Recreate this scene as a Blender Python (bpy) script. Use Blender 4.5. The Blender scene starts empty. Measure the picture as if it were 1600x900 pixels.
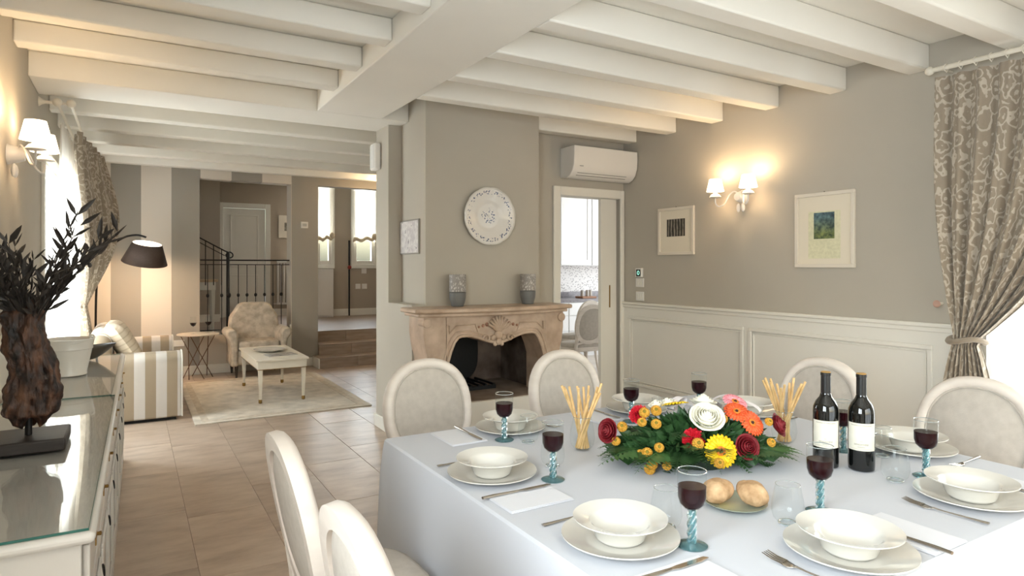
import bpy, math, random
from math import sin, cos, pi, radians as R
from mathutils import Vector, Matrix
random.seed(7)
sc = bpy.context.scene
COL = sc.collection

# ------------------------------------------------------------------ camera, world, lights, exposure
cam = bpy.data.cameras.new('camera'); cam.lens = 22.5; cam.sensor_width = 36; cam.shift_y = -33/1600
cam.clip_start = .05; cam.clip_end = 200
co = bpy.data.objects.new('camera', cam); COL.objects.link(co)
co.location = (0, 0, 1.4); co.rotation_euler = (pi/2, 0, -math.atan(.594)); sc.camera = co
sc.view_settings.view_transform = 'Standard'; sc.view_settings.look = 'None'
sc.view_settings.exposure = .82; sc.view_settings.gamma = 1
w = bpy.data.worlds.new('sky'); sc.world = w; w.use_nodes = True
nt = w.node_tree; bg = nt.nodes['Background']
sky = nt.nodes.new('ShaderNodeTexSky'); sky.sky_type = 'NISHITA'; sky.sun_disc = False
sky.sun_elevation = R(40); sky.sun_rotation = R(200); sky.air_density = 1.4; sky.dust_density = 3
nt.links.new(sky.outputs[0], bg.inputs[0]); bg.inputs[1].default_value = .25
def area(name, loc, rot, sx, sy, power, color=(1, 1, 1)):
    l = bpy.data.lights.new(name, 'AREA'); l.shape = 'RECTANGLE'; l.size = sx; l.size_y = sy
    l.energy = power; l.color = color
    o = bpy.data.objects.new(name, l); COL.objects.link(o); o.location = loc; o.rotation_euler = rot
    return o
DAY = (.88, .945, 1.0)
# daylight entering by the windows: right glazed door, left window, glazed wall behind, hall and kitchen windows
area('daylight_right_window', (4.75, .95, 1.2), (0, R(90), 0), 2.1, 1.5, 78, DAY)
area('daylight_left_window', (-.95, 6.8, 1.45), (0, R(-90), 0), 2.0, 1.9, 125, DAY)
area('daylight_rear_window', (1.9, -2.45, 1.45), (R(90), 0, 0), 3.6, 2.2, 34, DAY)
area('daylight_left_near_window', (-.95, .1, 1.5), (0, R(-90), 0), 1.9, 1.6, 105, DAY)
area('daylight_kitchen_window', (7.9, 6.6, 1.6), (0, R(90), 0), 1.8, 2.2, 48, DAY)
area('daylight_hall_window', (3.55, 12.9, 1.9), (R(-90), 0, 0), 1.6, 1.6, 120, DAY)
def point(name, loc, power, color=(1, .72, .42), r=.03, parent=None):
    l = bpy.data.lights.new(name, 'POINT'); l.energy = power; l.color = color; l.shadow_soft_size = r
    o = bpy.data.objects.new(name, l); COL.objects.link(o); o.location = loc
    if parent: o.parent = parent
    return o

# ------------------------------------------------------------------ materials
def lin(c):
    return tuple(((v/255)/12.92 if v/255 <= .04045 else ((v/255+.055)/1.055)**2.4) for v in c)
class NT:
    def __init__(s, name):
        s.m = bpy.data.materials.new(name); s.m.use_nodes = True; s.t = s.m.node_tree
        s.b = s.t.nodes['Principled BSDF']; s.out = s.t.nodes['Material Output']
    def n(s, typ, **k):
        x = s.t.nodes.new('ShaderNode'+typ)
        for a, v in k.items(): setattr(x, a, v)
        return x
    def l(s, a, b): s.t.links.new(a, b)
    def coord(s, scale=(1, 1, 1), which='Object', loc=(0, 0, 0)):
        tc = s.n('TexCoord'); mp = s.n('Mapping'); mp.inputs['Scale'].default_value = scale
        mp.inputs['Location'].default_value = loc
        s.l(tc.outputs[which], mp.inputs[0]); return mp.outputs[0]
    def ramp(s, fac, stops, interp='LINEAR'):
        r = s.n('ValToRGB'); r.color_ramp.interpolation = interp; e = r.color_ramp.elements
        while len(e) < len(stops): e.new(.5)
        for i, (p, c) in enumerate(stops):
            e[i].position = p; e[i].color = (*lin(c), 1)
        s.l(fac, r.inputs[0]); return r.outputs[0]
    def bump(s, h, strength=.2, dist=.01):
        b = s.n('Bump'); b.inputs['Strength'].default_value = strength; b.inputs['Distance'].default_value = dist
        s.l(h, b.inputs['Height']); s.l(b.outputs[0], s.b.inputs['Normal'])
MATS = {}
def mat(name, c, rough=.5, metal=0, var=0, scale=8, bump=0, bscale=None, spec=None, stretch=(1, 1, 1), trans=0, coat=0):
    if name in MATS: return MATS[name]
    N = NT(name); b = N.b
    b.inputs['Base Color'].default_value = (*lin(c), 1); b.inputs['Roughness'].default_value = rough
    b.inputs['Metallic'].default_value = metal
    if spec is not None: b.inputs['Specular IOR Level'].default_value = spec
    if coat: b.inputs['Coat Weight'].default_value = coat
    if trans: b.inputs['Transmission Weight'].default_value = trans
    if var or bump:
        v = N.coord(tuple(scale*s for s in stretch)); no = N.n('TexNoise'); no.inputs['Detail'].default_value = 5
        no.inputs['Scale'].default_value = 1; N.l(v, no.inputs[0])
        if var:
            lo = tuple(max(0, x-var) for x in c); hi = tuple(min(255, x+var) for x in c)
            N.l(N.ramp(no.outputs[0], [(.3, lo), (.7, hi)]), b.inputs['Base Color'])
        if bump:
            h = no.outputs[0]
            if bscale:
                n2 = N.n('TexNoise'); n2.inputs['Scale'].default_value = bscale; n2.inputs['Detail'].default_value = 3
                N.l(N.coord(), n2.inputs[0]); h = n2.outputs[0]
            N.bump(h, bump)
    MATS[name] = N.m; return N.m
def thin_glass(name, tint=(255, 255, 255), rough=0, refl=1.0):
    N = NT(name); t = N.n('BsdfTransparent'); t.inputs[0].default_value = (*lin(tint), 1)
    g = N.n('BsdfGlossy'); g.inputs['Roughness'].default_value = rough
    lw = N.n('LayerWeight'); lw.inputs[0].default_value = .5; mx = N.n('MixShader')
    po = N.n('Math', operation='POWER'); po.inputs[1].default_value = 4; N.l(lw.outputs['Facing'], po.inputs[0])
    mu = N.n('Math', operation='MULTIPLY_ADD'); mu.inputs[1].default_value = .55*refl; mu.inputs[2].default_value = .045*refl
    N.l(po.outputs[0], mu.inputs[0]); N.l(mu.outputs[0], mx.inputs[0]); N.l(t.outputs[0], mx.inputs[1]); N.l(g.outputs[0], mx.inputs[2])
    N.l(mx.outputs[0], N.out.inputs[0]); MATS[name] = N.m; return N.m
def emis(name, c, strength, base=None):
    N = NT(name); N.b.inputs['Base Color'].default_value = (*lin(base or c), 1); N.b.inputs['Roughness'].default_value = .8
    N.b.inputs['Emission Color'].default_value = (*lin(c), 1); N.b.inputs['Emission Strength'].default_value = strength
    MATS[name] = N.m; return N.m
WALL = mat('greige_wall_paint', (184, 177, 164), .85, var=3, scale=1.5, bump=.03, bscale=160)
WHITE = mat('cream_white_paint', (232, 228, 218), .55, var=2, scale=2)
CEIL = mat('cream_ceiling_paint', (238, 234, 225), .8, var=2, scale=2)
WAIN = mat('wainscot_paint', (232, 228, 218), .45)
GROUT = mat('grout', (140, 122, 105), .9)
def tile_mat():
    N = NT('stone_floor_tile'); oi = N.n('ObjectInfo')
    v = N.coord((2.2, 5.5, 1), 'Object'); add = N.n('VectorMath', operation='ADD')
    sc_ = N.n('VectorMath', operation='SCALE'); sc_.inputs['Scale'].default_value = 37
    cx = N.n('CombineXYZ'); N.l(oi.outputs['Random'], cx.inputs[0]); N.l(oi.outputs['Random'], cx.inputs[1])
    N.l(cx.outputs[0], sc_.inputs[0]); N.l(v, add.inputs[0]); N.l(sc_.outputs[0], add.inputs[1])
    no = N.n('TexNoise'); no.inputs['Detail'].default_value = 7; no.inputs['Scale'].default_value = 1.3; no.inputs['Roughness'].default_value = .62
    N.l(add.outputs[0], no.inputs[0])
    col = N.ramp(no.outputs[0], [(.28, (160, 139, 121)), (.5, (187, 167, 149)), (.75, (206, 188, 170))])
    hs = N.n('HueSaturation'); ma = N.n('MapRange'); ma.inputs['To Min'].default_value = .9; ma.inputs['To Max'].default_value = 1.07
    N.l(oi.outputs['Random'], ma.inputs[0]); N.l(ma.outputs[0], hs.inputs['Value']); N.l(col, hs.inputs['Color'])
    N.l(hs.outputs[0], N.b.inputs['Base Color']); N.b.inputs['Roughness'].default_value = .33
    N.bump(no.outputs[0], .05); return N.m
TILE = tile_mat()
STEP = mat('plank_effect_step_tile', (160, 140, 122), .45, var=14, scale=3, stretch=(1.2, 9, 9))
def stripes_mat(name, axis, edges, cols, lo, hi, rough=.85, bump=0):
    N = NT(name); v = N.coord(); s = N.n('SeparateXYZ'); N.l(v, s.inputs[0]); mr = N.n('MapRange')
    mr.inputs['From Min'].default_value = lo; mr.inputs['From Max'].default_value = hi
    N.l(s.outputs[axis], mr.inputs[0])
    st = [((e-lo)/(hi-lo), c) for e, c in zip(edges, cols)]
    N.l(N.ramp(mr.outputs[0], st, 'CONSTANT'), N.b.inputs['Base Color']); N.b.inputs['Roughness'].default_value = rough
    if bump:
        no = N.n('TexNoise'); no.inputs['Scale'].default_value = 7; N.l(v, no.inputs[0]); N.bump(no.outputs[0], bump, .03)
    return N.m
SG, SW = (162, 156, 146), (222, 213, 201)
WALLSTR = stripes_mat('striped_wallpaper', 0, [-.7, -.229, .096, .429, .76, 1.137, 1.524, 1.912], [SW, SG, SW, SG, SW, SG, SW, SG], -.7, 2.6)
def frac_stripes(name, axis, period, c1, c2, duty=.5, rough=.8, off=0):
    N = NT(name); v = N.coord(); s = N.n('SeparateXYZ'); N.l(v, s.inputs[0])
    a = N.n('Math', operation='ADD'); a.inputs[1].default_value = off + 50*period; N.l(s.outputs[axis], a.inputs[0])
    d = N.n('Math', operation='DIVIDE'); d.inputs[1].default_value = period; N.l(a.outputs[0], d.inputs[0])
    f = N.n('Math', operation='FRACT'); N.l(d.outputs[0], f.inputs[0])
    N.l(N.ramp(f.outputs[0], [(0, c1), (duty, c2)], 'CONSTANT'), N.b.inputs['Base Color']); N.b.inputs['Roughness'].default_value = rough
    no = N.n('TexNoise'); no.inputs['Scale'].default_value = 9; N.l(v, no.inputs[0]); N.bump(no.outputs[0], .35, .02)
    return N.m
SOFA_X = frac_stripes('striped_slipcover', 0, .172, (160, 144, 122), (202, 196, 189), .5, off=.02)
SOFA_Y = frac_stripes('striped_slipcover_seat', 1, .172, (168, 152, 130), (216, 211, 205), .5)
def damask(name, lo, hi, scale=9, rough=.75):
    N = NT(name); v = N.coord(which='UV'); no = N.n('TexNoise'); no.inputs['Scale'].default_value = scale*1.1; no.inputs['Detail'].default_value = 2.5
    N.l(v, no.inputs[0]); mx = N.n('VectorMath', operation='MULTIPLY_ADD'); mx.inputs[1].default_value = (.12, .12, .12)
    N.l(no.outputs['Color'], mx.inputs[0]); N.l(v, mx.inputs[2])
    vo = N.n('TexVoronoi', feature='SMOOTH_F1'); vo.inputs['Scale'].default_value = scale; vo.inputs['Smoothness'].default_value = .25; N.l(mx.outputs[0], vo.inputs['Vector'])
    m1 = N.n('Math', operation='MULTIPLY'); m1.inputs[1].default_value = 17; N.l(vo.outputs['Distance'], m1.inputs[0])
    si = N.n('Math', operation='SINE'); N.l(m1.outputs[0], si.inputs[0])
    N.l(N.ramp(si.outputs[0], [(.35, lo), (.62, hi)]), N.b.inputs['Base Color'])
    N.b.inputs['Roughness'].default_value = rough; N.b.inputs['Sheen Weight'].default_value = .2; N.bump(si.outputs[0], .12, .004)
    return N.m
DAMASK = damask('scroll_damask_fabric', (146, 133, 116), (184, 173, 157), 11)
CHENILLE = mat('mottled_chenille', (188, 176, 160), .9, var=22, scale=14, bump=.2)
LINEN = mat('linen_upholstery', (192, 183, 172), .9, var=6, scale=30, bump=.15, bscale=260)
CHAIRW = mat('whitewashed_chair_wood', (224, 213, 202), .5, var=7, scale=6, stretch=(1, 1, 4))
CLOTH = mat('white_tablecloth', (208, 210, 216), .8, bump=.05, bscale=5)
NAPKIN = mat('napkin_cotton', (228, 228, 232), .85, bump=.05, bscale=90)
CHINA = mat('cream_china', (220, 216, 207), .12, coat=.3)
STEEL = mat('cutlery_steel', (190, 184, 176), .18, 1)
IRON = mat('black_wrought_iron', (34, 31, 30), .5, .6)
GLASS = thin_glass('clear_glass', (250, 252, 252), 0, .55)
PANE = thin_glass('window_pane', (250, 252, 252), 0, .6)
SHEET = thin_glass('table_glass', (254, 255, 255), 0, 1.2)
GEDGE = mat('glass_edge_green', (70, 130, 118), .1, trans=.4)
AQUA = mat('aqua_twisted_glass', (128, 176, 182), .08, trans=.75, var=0)
WINE = mat('red_wine', (34, 4, 9), .15, spec=.2)
GREEN = mat('fern_green', (46, 80, 40), .5, var=18, scale=30)
GREEN2 = mat('broad_leaf_green', (58, 98, 48), .45, var=16, scale=20)
BRASS = mat('aged_brass', (150, 118, 66), .35, 1)
DARKWOOD = mat('dark_stained_wood', (48, 40, 36), .5, var=8, scale=10, stretch=(1, 6, 6))
MARBLE = mat('pink_beige_marble', (188, 164, 142), .4, var=18, scale=9, bump=.1)
SHADE = emis('lit_white_shade', (255, 226, 190), 2.6, (250, 240, 225))
PLASTIC = mat('white_plastic', (232, 228, 222), .4)
SIDEB = mat('pale_grey_lacquer', (214, 208, 200), .35, var=5, scale=3)
SHEER = None
def sheer_mat():
    N = NT('sheer_voile'); d = N.n('BsdfDiffuse'); d.inputs[0].default_value = (*lin((244, 238, 228)), 1)
    tl = N.n('BsdfTranslucent'); tl.inputs[0].default_value = (*lin((246, 240, 230)), 1); m1 = N.n('MixShader'); m1.inputs[0].default_value = .5
    N.l(d.outputs[0], m1.inputs[1]); N.l(tl.outputs[0], m1.inputs[2])
    tr = N.n('BsdfTransparent'); m2 = N.n('MixShader'); m2.inputs[0].default_value = .22
    N.l(m1.outputs[0], m2.inputs[1]); N.l(tr.outputs[0], m2.inputs[2]); N.l(m2.outputs[0], N.out.inputs[0]); return N.m
SHEER = sheer_mat()

# ------------------------------------------------------------------ mesh helpers
class MB:
    def __init__(s): s.v = []; s.f = []; s.uv = None
    def add(s, v, f, M=None):
        o = len(s.v); s.v += [tuple(M @ Vector(p)) if M else tuple(p) for p in v]
        s.f += [tuple(i+o for i in q) for q in f]; return s
    def box(s, x0, x1, y0, y1, z0, z1, M=None):
        v = [(x, y, z) for z in (z0, z1) for y in (y0, y1) for x in (x0, x1)]
        return s.add(v, [(0, 2, 3, 1), (4, 5, 7, 6), (0, 1, 5, 4), (2, 6, 7, 3), (0, 4, 6, 2), (1, 3, 7, 5)], M)
    def lathe(s, prof, seg=24, M=None, close=False):
        v = []; f = []; n = len(prof)
        for r, z in prof:
            for i in range(seg):
                a = 2*pi*i/seg; v.append((r*cos(a), r*sin(a), z))
        for j in range(n-1):
            for i in range(seg):
                k = (i+1) % seg; f.append((j*seg+i, j*seg+k, (j+1)*seg+k, (j+1)*seg+i))
        if prof[0][0] > 1e-5 and close: f.append(tuple(range(seg-1, -1, -1)))
        if prof[-1][0] > 1e-5 and close: f.append(tuple((n-1)*seg+i for i in range(seg)))
        return s.add(v, f, M)
    def tube(s, pts, r, seg=8, M=None, closed=False, flat=1.0):
        pts = [Vector(p) for p in pts]; n = len(pts); v = []; f = []
        rr = r if isinstance(r, (list, tuple)) else [r]*n
        up = None
        for i, p in enumerate(pts):
            if closed: t = pts[(i+1) % n]-pts[i-1]
            else: t = pts[min(i+1, n-1)]-pts[max(i-1, 0)]
            t = t.normalized() if t.length > 1e-9 else Vector((0, 0, 1))
            if up is None: up = Vector((0, 0, 1)) if abs(t.z) < .9 else Vector((1, 0, 0))
            a = t.cross(up)
            if a.length < 1e-6: a = t.cross(Vector((0, 1, 0)))
            a.normalize(); b = a.cross(t).normalized(); up = b
            for k in range(seg):
                q = 2*pi*k/seg; v.append(p+a*cos(q)*rr[i]+b*sin(q)*rr[i]*flat)
        m = n if closed else n-1
        for i in range(m):
            for k in range(seg):
                j = (i+1) % n; l = (k+1) % seg; f.append((i*seg+k, i*seg+l, j*seg+l, j*seg+k))
        if not closed:
            f.append(tuple(range(seg-1, -1, -1))); f.append(tuple((n-1)*seg+k for k in range(seg)))
        return s.add(v, f, M)
    def prism(s, poly, d0, d1, M=None, plane='XZ'):
        n = len(poly); v = []
        for d in (d0, d1):
            for a, b in poly: v.append((a, d, b) if plane == 'XZ' else (d, a, b) if plane == 'YZ' else (a, b, d))
        f = [tuple(range(n)), tuple(range(2*n-1, n-1, -1))]+[(i, i+n, (i+1) % n+n, (i+1) % n) for i in range(n)]
        return s.add(v, f, M)
    def grid(s, fn, nu, nv, cu=False, M=None):
        v = [fn(i/(nu if cu else nu-1), j/(nv-1)) for j in range(nv) for i in range(nu)]; f = []
        for j in range(nv-1):
            for i in range(nu if cu else nu-1):
                k = (i+1) % nu; f.append((j*nu+i, j*nu+k, (j+1)*nu+k, (j+1)*nu+i))
        return s.add(v, f, M)
    def ball(s, c, r, seg=14, rings=8, sc=(1, 1, 1), M=None):
        T = Matrix.Translation(c) @ Matrix.Diagonal((*sc, 1))
        if M: T = M @ T
        return s.lathe([(r*sin(pi*i/rings), -r*cos(pi*i/rings)) for i in range(rings+1)], seg, T)
    def build(s, name, m, parent=None, smooth=True, bevel=0, solid=0, angle=35, sub=0, uvgrid=None):
        me = bpy.data.meshes.new(name); me.from_pydata(s.v, [], s.f); me.validate()
        if uvgrid:
            uv = me.uv_layers.new(name='UVMap')
            for lp in me.loops:
                uv.data[lp.index].uv = uvgrid(lp.vertex_index)
        me.materials.append(m)
        o = bpy.data.objects.new(name, me); COL.objects.link(o)
        if parent: o.parent = parent
        if smooth: me.shade_smooth(); me.set_sharp_from_angle(angle=R(angle))
        if solid: md = o.modifiers.new('solid', 'SOLIDIFY'); md.thickness = solid; md.offset = 0
        if bevel: md = o.modifiers.new('bevel', 'BEVEL'); md.width = bevel; md.segments = 2; md.limit_method = 'ANGLE'
        if sub: md = o.modifiers.new('sub', 'SUBSURF'); md.levels = sub; md.render_levels = sub
        return o
def tag(o, label, cat, group=None):
    o['label'] = label; o['category'] = cat
    if group: o['group'] = group
    return o
def thing(name, label, cat, loc=(0, 0, 0), rz=0, group=None):
    o = bpy.data.objects.new(name, None); COL.objects.link(o); o.empty_display_size = .1
    o.location = loc; o.rotation_euler = (0, 0, rz); return tag(o, label, cat, group)
def struct(o): o['kind'] = 'structure'; return o
def bx(name, x0, x1, y0, y1, z0, z1, m, parent=None, bevel=0):
    """box whose object origin sits at its own base centre"""
    b = MB().box(-(x1-x0)/2, (x1-x0)/2, -(y1-y0)/2, (y1-y0)/2, 0, z1-z0)
    o = b.build(name, m, parent, smooth=bevel > 0, bevel=bevel); o.location = ((x0+x1)/2, (y0+y1)/2, z0); return o
def boxes(name, lst, m, parent=None, bevel=0):
    b = MB()
    for q in lst: b.box(*q)
    return b.build(name, m, parent, smooth=bevel > 0, bevel=bevel)
def dup(root, loc, rz, label=None, group=None):
    r = root.copy(); COL.objects.link(r); r.location = loc; r.rotation_euler = (0, 0, rz)
    if label: r['label'] = label
    if group: r['group'] = group
    for ch in list(root.children):
        c = ch.copy(); COL.objects.link(c); c.parent = r
        for g in list(ch.children):
            d = g.copy(); COL.objects.link(d); d.parent = c
    return r
def T(x, y, z): return Matrix.Translation((x, y, z))
def RX(a): return Matrix.Rotation(a, 4, 'X')
def RY(a): return Matrix.Rotation(a, 4, 'Y')
def RZ(a): return Matrix.Rotation(a, 4, 'Z')

# ------------------------------------------------------------------ the setting
XL, XR, YB, YF, ZC = -.56, 4.186, 4.887, 9.25, 2.76
fl = struct(boxes('floor', [(-.75, 4.4, -2.5, 5.03, -.1, -.003), (-.75, 3.4, 5.03, 9.4, -.1, -.003)], GROUT))
TW, TL = .3945, .82
offs = {}
tile_meshes = {}
def tile(x0, x1, y0, y1):
    k = (round(x1-x0, 3), round(y1-y0, 3))
    if k not in tile_meshes:
        b = MB().box(-k[0]/2, k[0]/2, -k[1]/2, k[1]/2, -.008, 0); o = b.build('floor_tile', TILE, fl, smooth=False, bevel=.0015); tile_meshes[k] = o
    else:
        o = tile_meshes[k].copy(); COL.objects.link(o)
    o.location = ((x0+x1)/2, (y0+y1)/2, 0)
known = {-1: 4.13, 0: 3.17, 1: 3.55, 2: 4.62-.82, 3: 3.3}
for i in range(-3, 10):
    x0, x1 = .2665+i*TW, .2665+(i+1)*TW
    x0, x1 = max(x0, XL), min(x1, XR)
    if x1-x0 < .03: continue
    ph = known.get(i, 3.17+.37*((i*7) % 5)/2)
    y = ph-8*TL
    while y < YF:
        ymax = YF if x0 < 3.2 else YB
        a, c = max(y, -2.3), min(y+TL, ymax)
        if c-a > .03: tile(x0+.0015, x1-.0015, a+.0015, c-.0015)
        y += TL

cl = struct(boxes('ceiling', [(-.75, 4.4, -2.5, 5.1, ZC, ZC+.12), (-.75, 3.4, 5.1, 9.4, ZC, ZC+.12)], CEIL))
def part(name, x0, x1, y0, y1, z0, z1, m, p, bevel=.006): return bx(name, x0, x1, y0, y1, z0, z1, m, p, bevel)
part('main_beam', 1.225, 1.745, -2.3, 5.0, 2.60, ZC, CEIL, cl)
part('cross_beam', XL, 1.975, 5.0, 5.50, 2.60, ZC, CEIL, cl)
for k in range(13):
    y = 4.168-.528*k
    if y > -2.2: part('joist', 1.745, XR, y, y+.125, 2.60, ZC, CEIL, cl, .01)
part('joist', 3.033, XR, 4.69, 4.815, 2.60, ZC, CEIL, cl, .01)
for k in range(13):
    y = 4.40-.53*k
    if y > -2.2: part('joist', XL, 1.225, y, y+.125, 2.635, ZC, CEIL, cl, .01)
for y in (6.17, 6.84, 7.52, 8.2, 8.88): part('joist', XL, 3.3, y, y+.125, 2.635, ZC, CEIL, cl, .01)

struct(boxes('wall_left', [(-.71, XL, -2.45, -.7, 0, ZC), (-.71, XL, -.7, .9, 0, .5), (-.71, XL, -.7, .9, 2.3, ZC), (-.71, XL, .9, 5.75, 0, ZC),
    (-.71, XL, 5.75, 7.9, 0, .12), (-.71, XL, 5.75, 7.9, 2.2, ZC), (-.71, XL, 7.9, 9.4, 0, ZC)], WALL))
wr = struct(boxes('wall_right', [(XR, XR+.15, 1.72, 5.03, 0, ZC), (XR, XR+.15, .15, 1.72, 2.3, ZC), (XR, XR+.15, -2.45, .15, 0, ZC)], WALL))
struct(boxes('wall_rear', [(-.71, .1, -2.45, -2.3, 0, ZC), (3.7, 4.34, -2.45, -2.3, 0, ZC), (.1, 3.7, -2.45, -2.3, 0, .3), (.1, 3.7, -2.45, -2.3, 2.5, ZC)], WALL))
struct(boxes('wall_back', [(3.0, 3.40, YB, 5.03, 0, ZC), (3.40, XR, YB, 5.03, 2.08, ZC)], WALL))
struct(boxes('wall_chimney', [(1.976, 3.033, 4.65, 5.487, 1.1, ZC), (1.862, 1.976, 5.176, 5.487, 1.1, ZC),
    (1.862, 2.05, 4.65, 5.487, 0, 1.1), (2.97, 3.033, 4.65, 5.487, 0, 1.1), (2.05, 2.97, 4.65, 5.487, .95, 1.1),
    (2.05, 2.97, 4.65, 5.487, 0, .36), (2.05, 2.97, 5.2, 5.487, .36, .95)], WALL))
struct(boxes('wall_living_right', [(3.3, 3.42, 5.03, 9.25, 0, ZC), (1.99, 3.3, 5.487, 5.6, 0, ZC)], WALL))
wf = struct(boxes('wall_far', [(-.71, .76, YF, YF+.15, 0, ZC), (.76, 1.912, YF, YF+.15, 2.555, ZC), (1.912, 2.28, YF, YF+.3, 0, ZC),
    (2.28, 3.42, YF, YF+.15, 2.555, ZC)], WALLSTR))
struct(boxes('wall_parapet', [(.76, 1.912, YF, YF+.12, 0, .5)], mat('parapet_paint', (206, 196, 182), .8)))
bb = struct(boxes('baseboard_far', [(XL, .76, YF-.015, YF, 0, .12), (.76, 1.912, YF-.015, YF, 0, .12), (1.912, 2.24, YF-.015, YF, 0, .12)], WHITE, bevel=.004))
struct(boxes('baseboard_pier', [(1.845, 1.862, 4.66, 5.487, 0, .11), (1.845, 2.3, 5.487, 5.503, 0, .11)], WHITE, bevel=.004))
pe = boxes('parapet_end_panel', [(1.72, 1.905, YF-.03, YF-.001, .12, .46), (1.885, 1.905, YF-.03, YF-.001, .46, .6)], WHITE, bevel=.003); struct(pe)
# wainscot on the right wall
ws = struct(boxes('trim_wainscot', [(XR-.014, XR, 1.9, YB-.02, 0, 1.02)], WAIN))
def moulding(name, x, y0, y1, z0, z1, wd, th, p, m):
    boxes(name, [(x-th, x, y0, y1, z1-wd, z1), (x-th, x, y0, y1, z0, z0+wd), (x-th, x, y0, y0+wd, z0+wd, z1-wd), (x-th, x, y1-wd, y1, z0+wd, z1-wd)], m, p, bevel=.004)
boxes('cap_rail', [(XR-.04, XR, 1.9, YB-.02, 1.035, 1.06), (XR-.028, XR, 1.9, YB-.02, 1.005, 1.035)], WAIN, ws, bevel=.006)
boxes('skirting', [(XR-.03, XR, 1.9, YB-.02, 0, .13)], WAIN, ws, bevel=.006)
for a, c in ((3.42, 4.78), (2.03, 3.37)):
    moulding('panel_moulding', XR-.014, a, c, .26, .925, .028, .018, ws, WAIN)
    moulding('panel_moulding', XR-.014, a+.035, c-.035, .295, .89, .012, .01, ws, WAIN)
wl = struct(boxes('trim_wainscot_left', [(XL, XL+.014, -2.3, 5.6, 0, 1.02), (XL, XL+.035, -2.3, 5.6, 1.02, 1.06)], WAIN))
# windows
def window(name, x, y0, y1, z0, z1, side, mull, mid=None):
    root = bpy.data.objects.new(name, None); COL.objects.link(root); struct(root)
    t = .05
    xa, xb = (x-.07, x-.01)
    f = [(xa, xb, y0, y0+t, z0, z1), (xa, xb, y1-t, y1, z0, z1), (xa, xb, y0+t, y1-t, z1-t, z1), (xa, xb, y0+t, y1-t, z0, z0+t)]
    for k in range(1, mull): yy = y0+(y1-y0)*k/mull; f.append((xa, xb, yy-.045, yy+.045, z0+t, z1-t))
    boxes('window_frame', f, WHITE, root, .005)
    for k in range(mull):
        a = y0+(y1-y0)*k/mull+t; c = y0+(y1-y0)*(k+1)/mull-t
        boxes('pane', [((xa+xb)/2-.003, (xa+xb)/2+.003, a, c, z0+t, z1-t)], PANE, root)
    s = 1 if side > 0 else -1
    xi = x if side > 0 else x
    boxes('window_casing', [(xi, xi+.02*s, y0-.08, y0, z0, z1+.08) if s > 0 else (xi-.02, xi, y0-.08, y0, z0, z1+.08),
        (xi, xi+.02, y1, y1+.08, z0, z1+.08) if s > 0 else (xi-.02, xi, y1, y1+.08, z0, z1+.08),
        (xi, xi+.02, y0, y1, z1, z1+.08) if s > 0 else (xi-.02, xi, y0, y1, z1, z1+.08)], WHITE, root, .004)
    return root
window('window_1', XL, 5.75, 7.9, .12, 2.2, 1, 2)
window('window_2', XL, -.7, .9, .5, 2.3, 1, 2)
window('window_3', XR+.09, .15, 1.72, 0, 2.3, -1, 2)
r3 = bpy.data.objects.new('window_4', None); COL.objects.link(r3); struct(r3)
boxes('window_frame', [(.1, .17, -2.42, -2.36, .3, 2.5), (3.63, 3.7, -2.42, -2.36, .3, 2.5), (.17, 3.63, -2.42, -2.36, .3, .37), (.17, 3.63, -2.42, -2.36, 2.43, 2.5),
    (1.25, 1.35, -2.42, -2.36, .37, 2.43), (2.45, 2.55, -2.42, -2.36, .37, 2.43)], WHITE, r3, .005)
for a, c in ((.17, 1.25), (1.35, 2.45), (2.55, 3.63)): boxes('pane', [(a, c, -2.393, -2.387, .37, 2.43)], PANE, r3)
# kitchen doorway: casing and sliding door leaf
dr = bpy.data.objects.new('door_1', None); COL.objects.link(dr); struct(dr)
boxes('door_casing', [(3.336, 3.415, YB-.025, YB, 0, 2.15), (4.137, 4.18, YB-.025, YB, 0, 2.15), (3.415, 4.137, YB-.025, YB, 2.066, 2.15),
    (3.40, 3.415, YB, 5.03, 0, 2.08), (3.415, 4.137, YB, 5.03, 2.066, 2.08)], WHITE, dr, .006)
dl = boxes('sliding_leaf', [(3.945, 4.14, YB+.05, YB+.095, 0, 2.066)], WHITE, dr, .003)
boxes('recessed_pull', [(4.045, 4.06, YB+.046, YB+.051, 1.0, 1.22)], BRASS, dl, .002)
# steps up to the hall
st = bpy.data.objects.new('entry_steps', None); COL.objects.link(st); struct(st)
for k, (y, z) in enumerate(((8.9, .145), (9.2, .30), (9.5, .46))):
    x0 = 2.22 if k == 0 else 2.285
    for a, c in ((x0, 2.75), (2.753, 3.3)):
        part('step_riser_tile', a, c, y, y+.33, z-.16 if k else 0, z-.014, STEP, st, .002)
    part('step_tread_tile', x0-.004, 3.3, y-.008, y+.33, z-.014, z, STEP, st, .003)
part('step_side_skirting', 2.205, 2.22, 8.9, 9.25, 0, .135, WHITE, st, .002)
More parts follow.
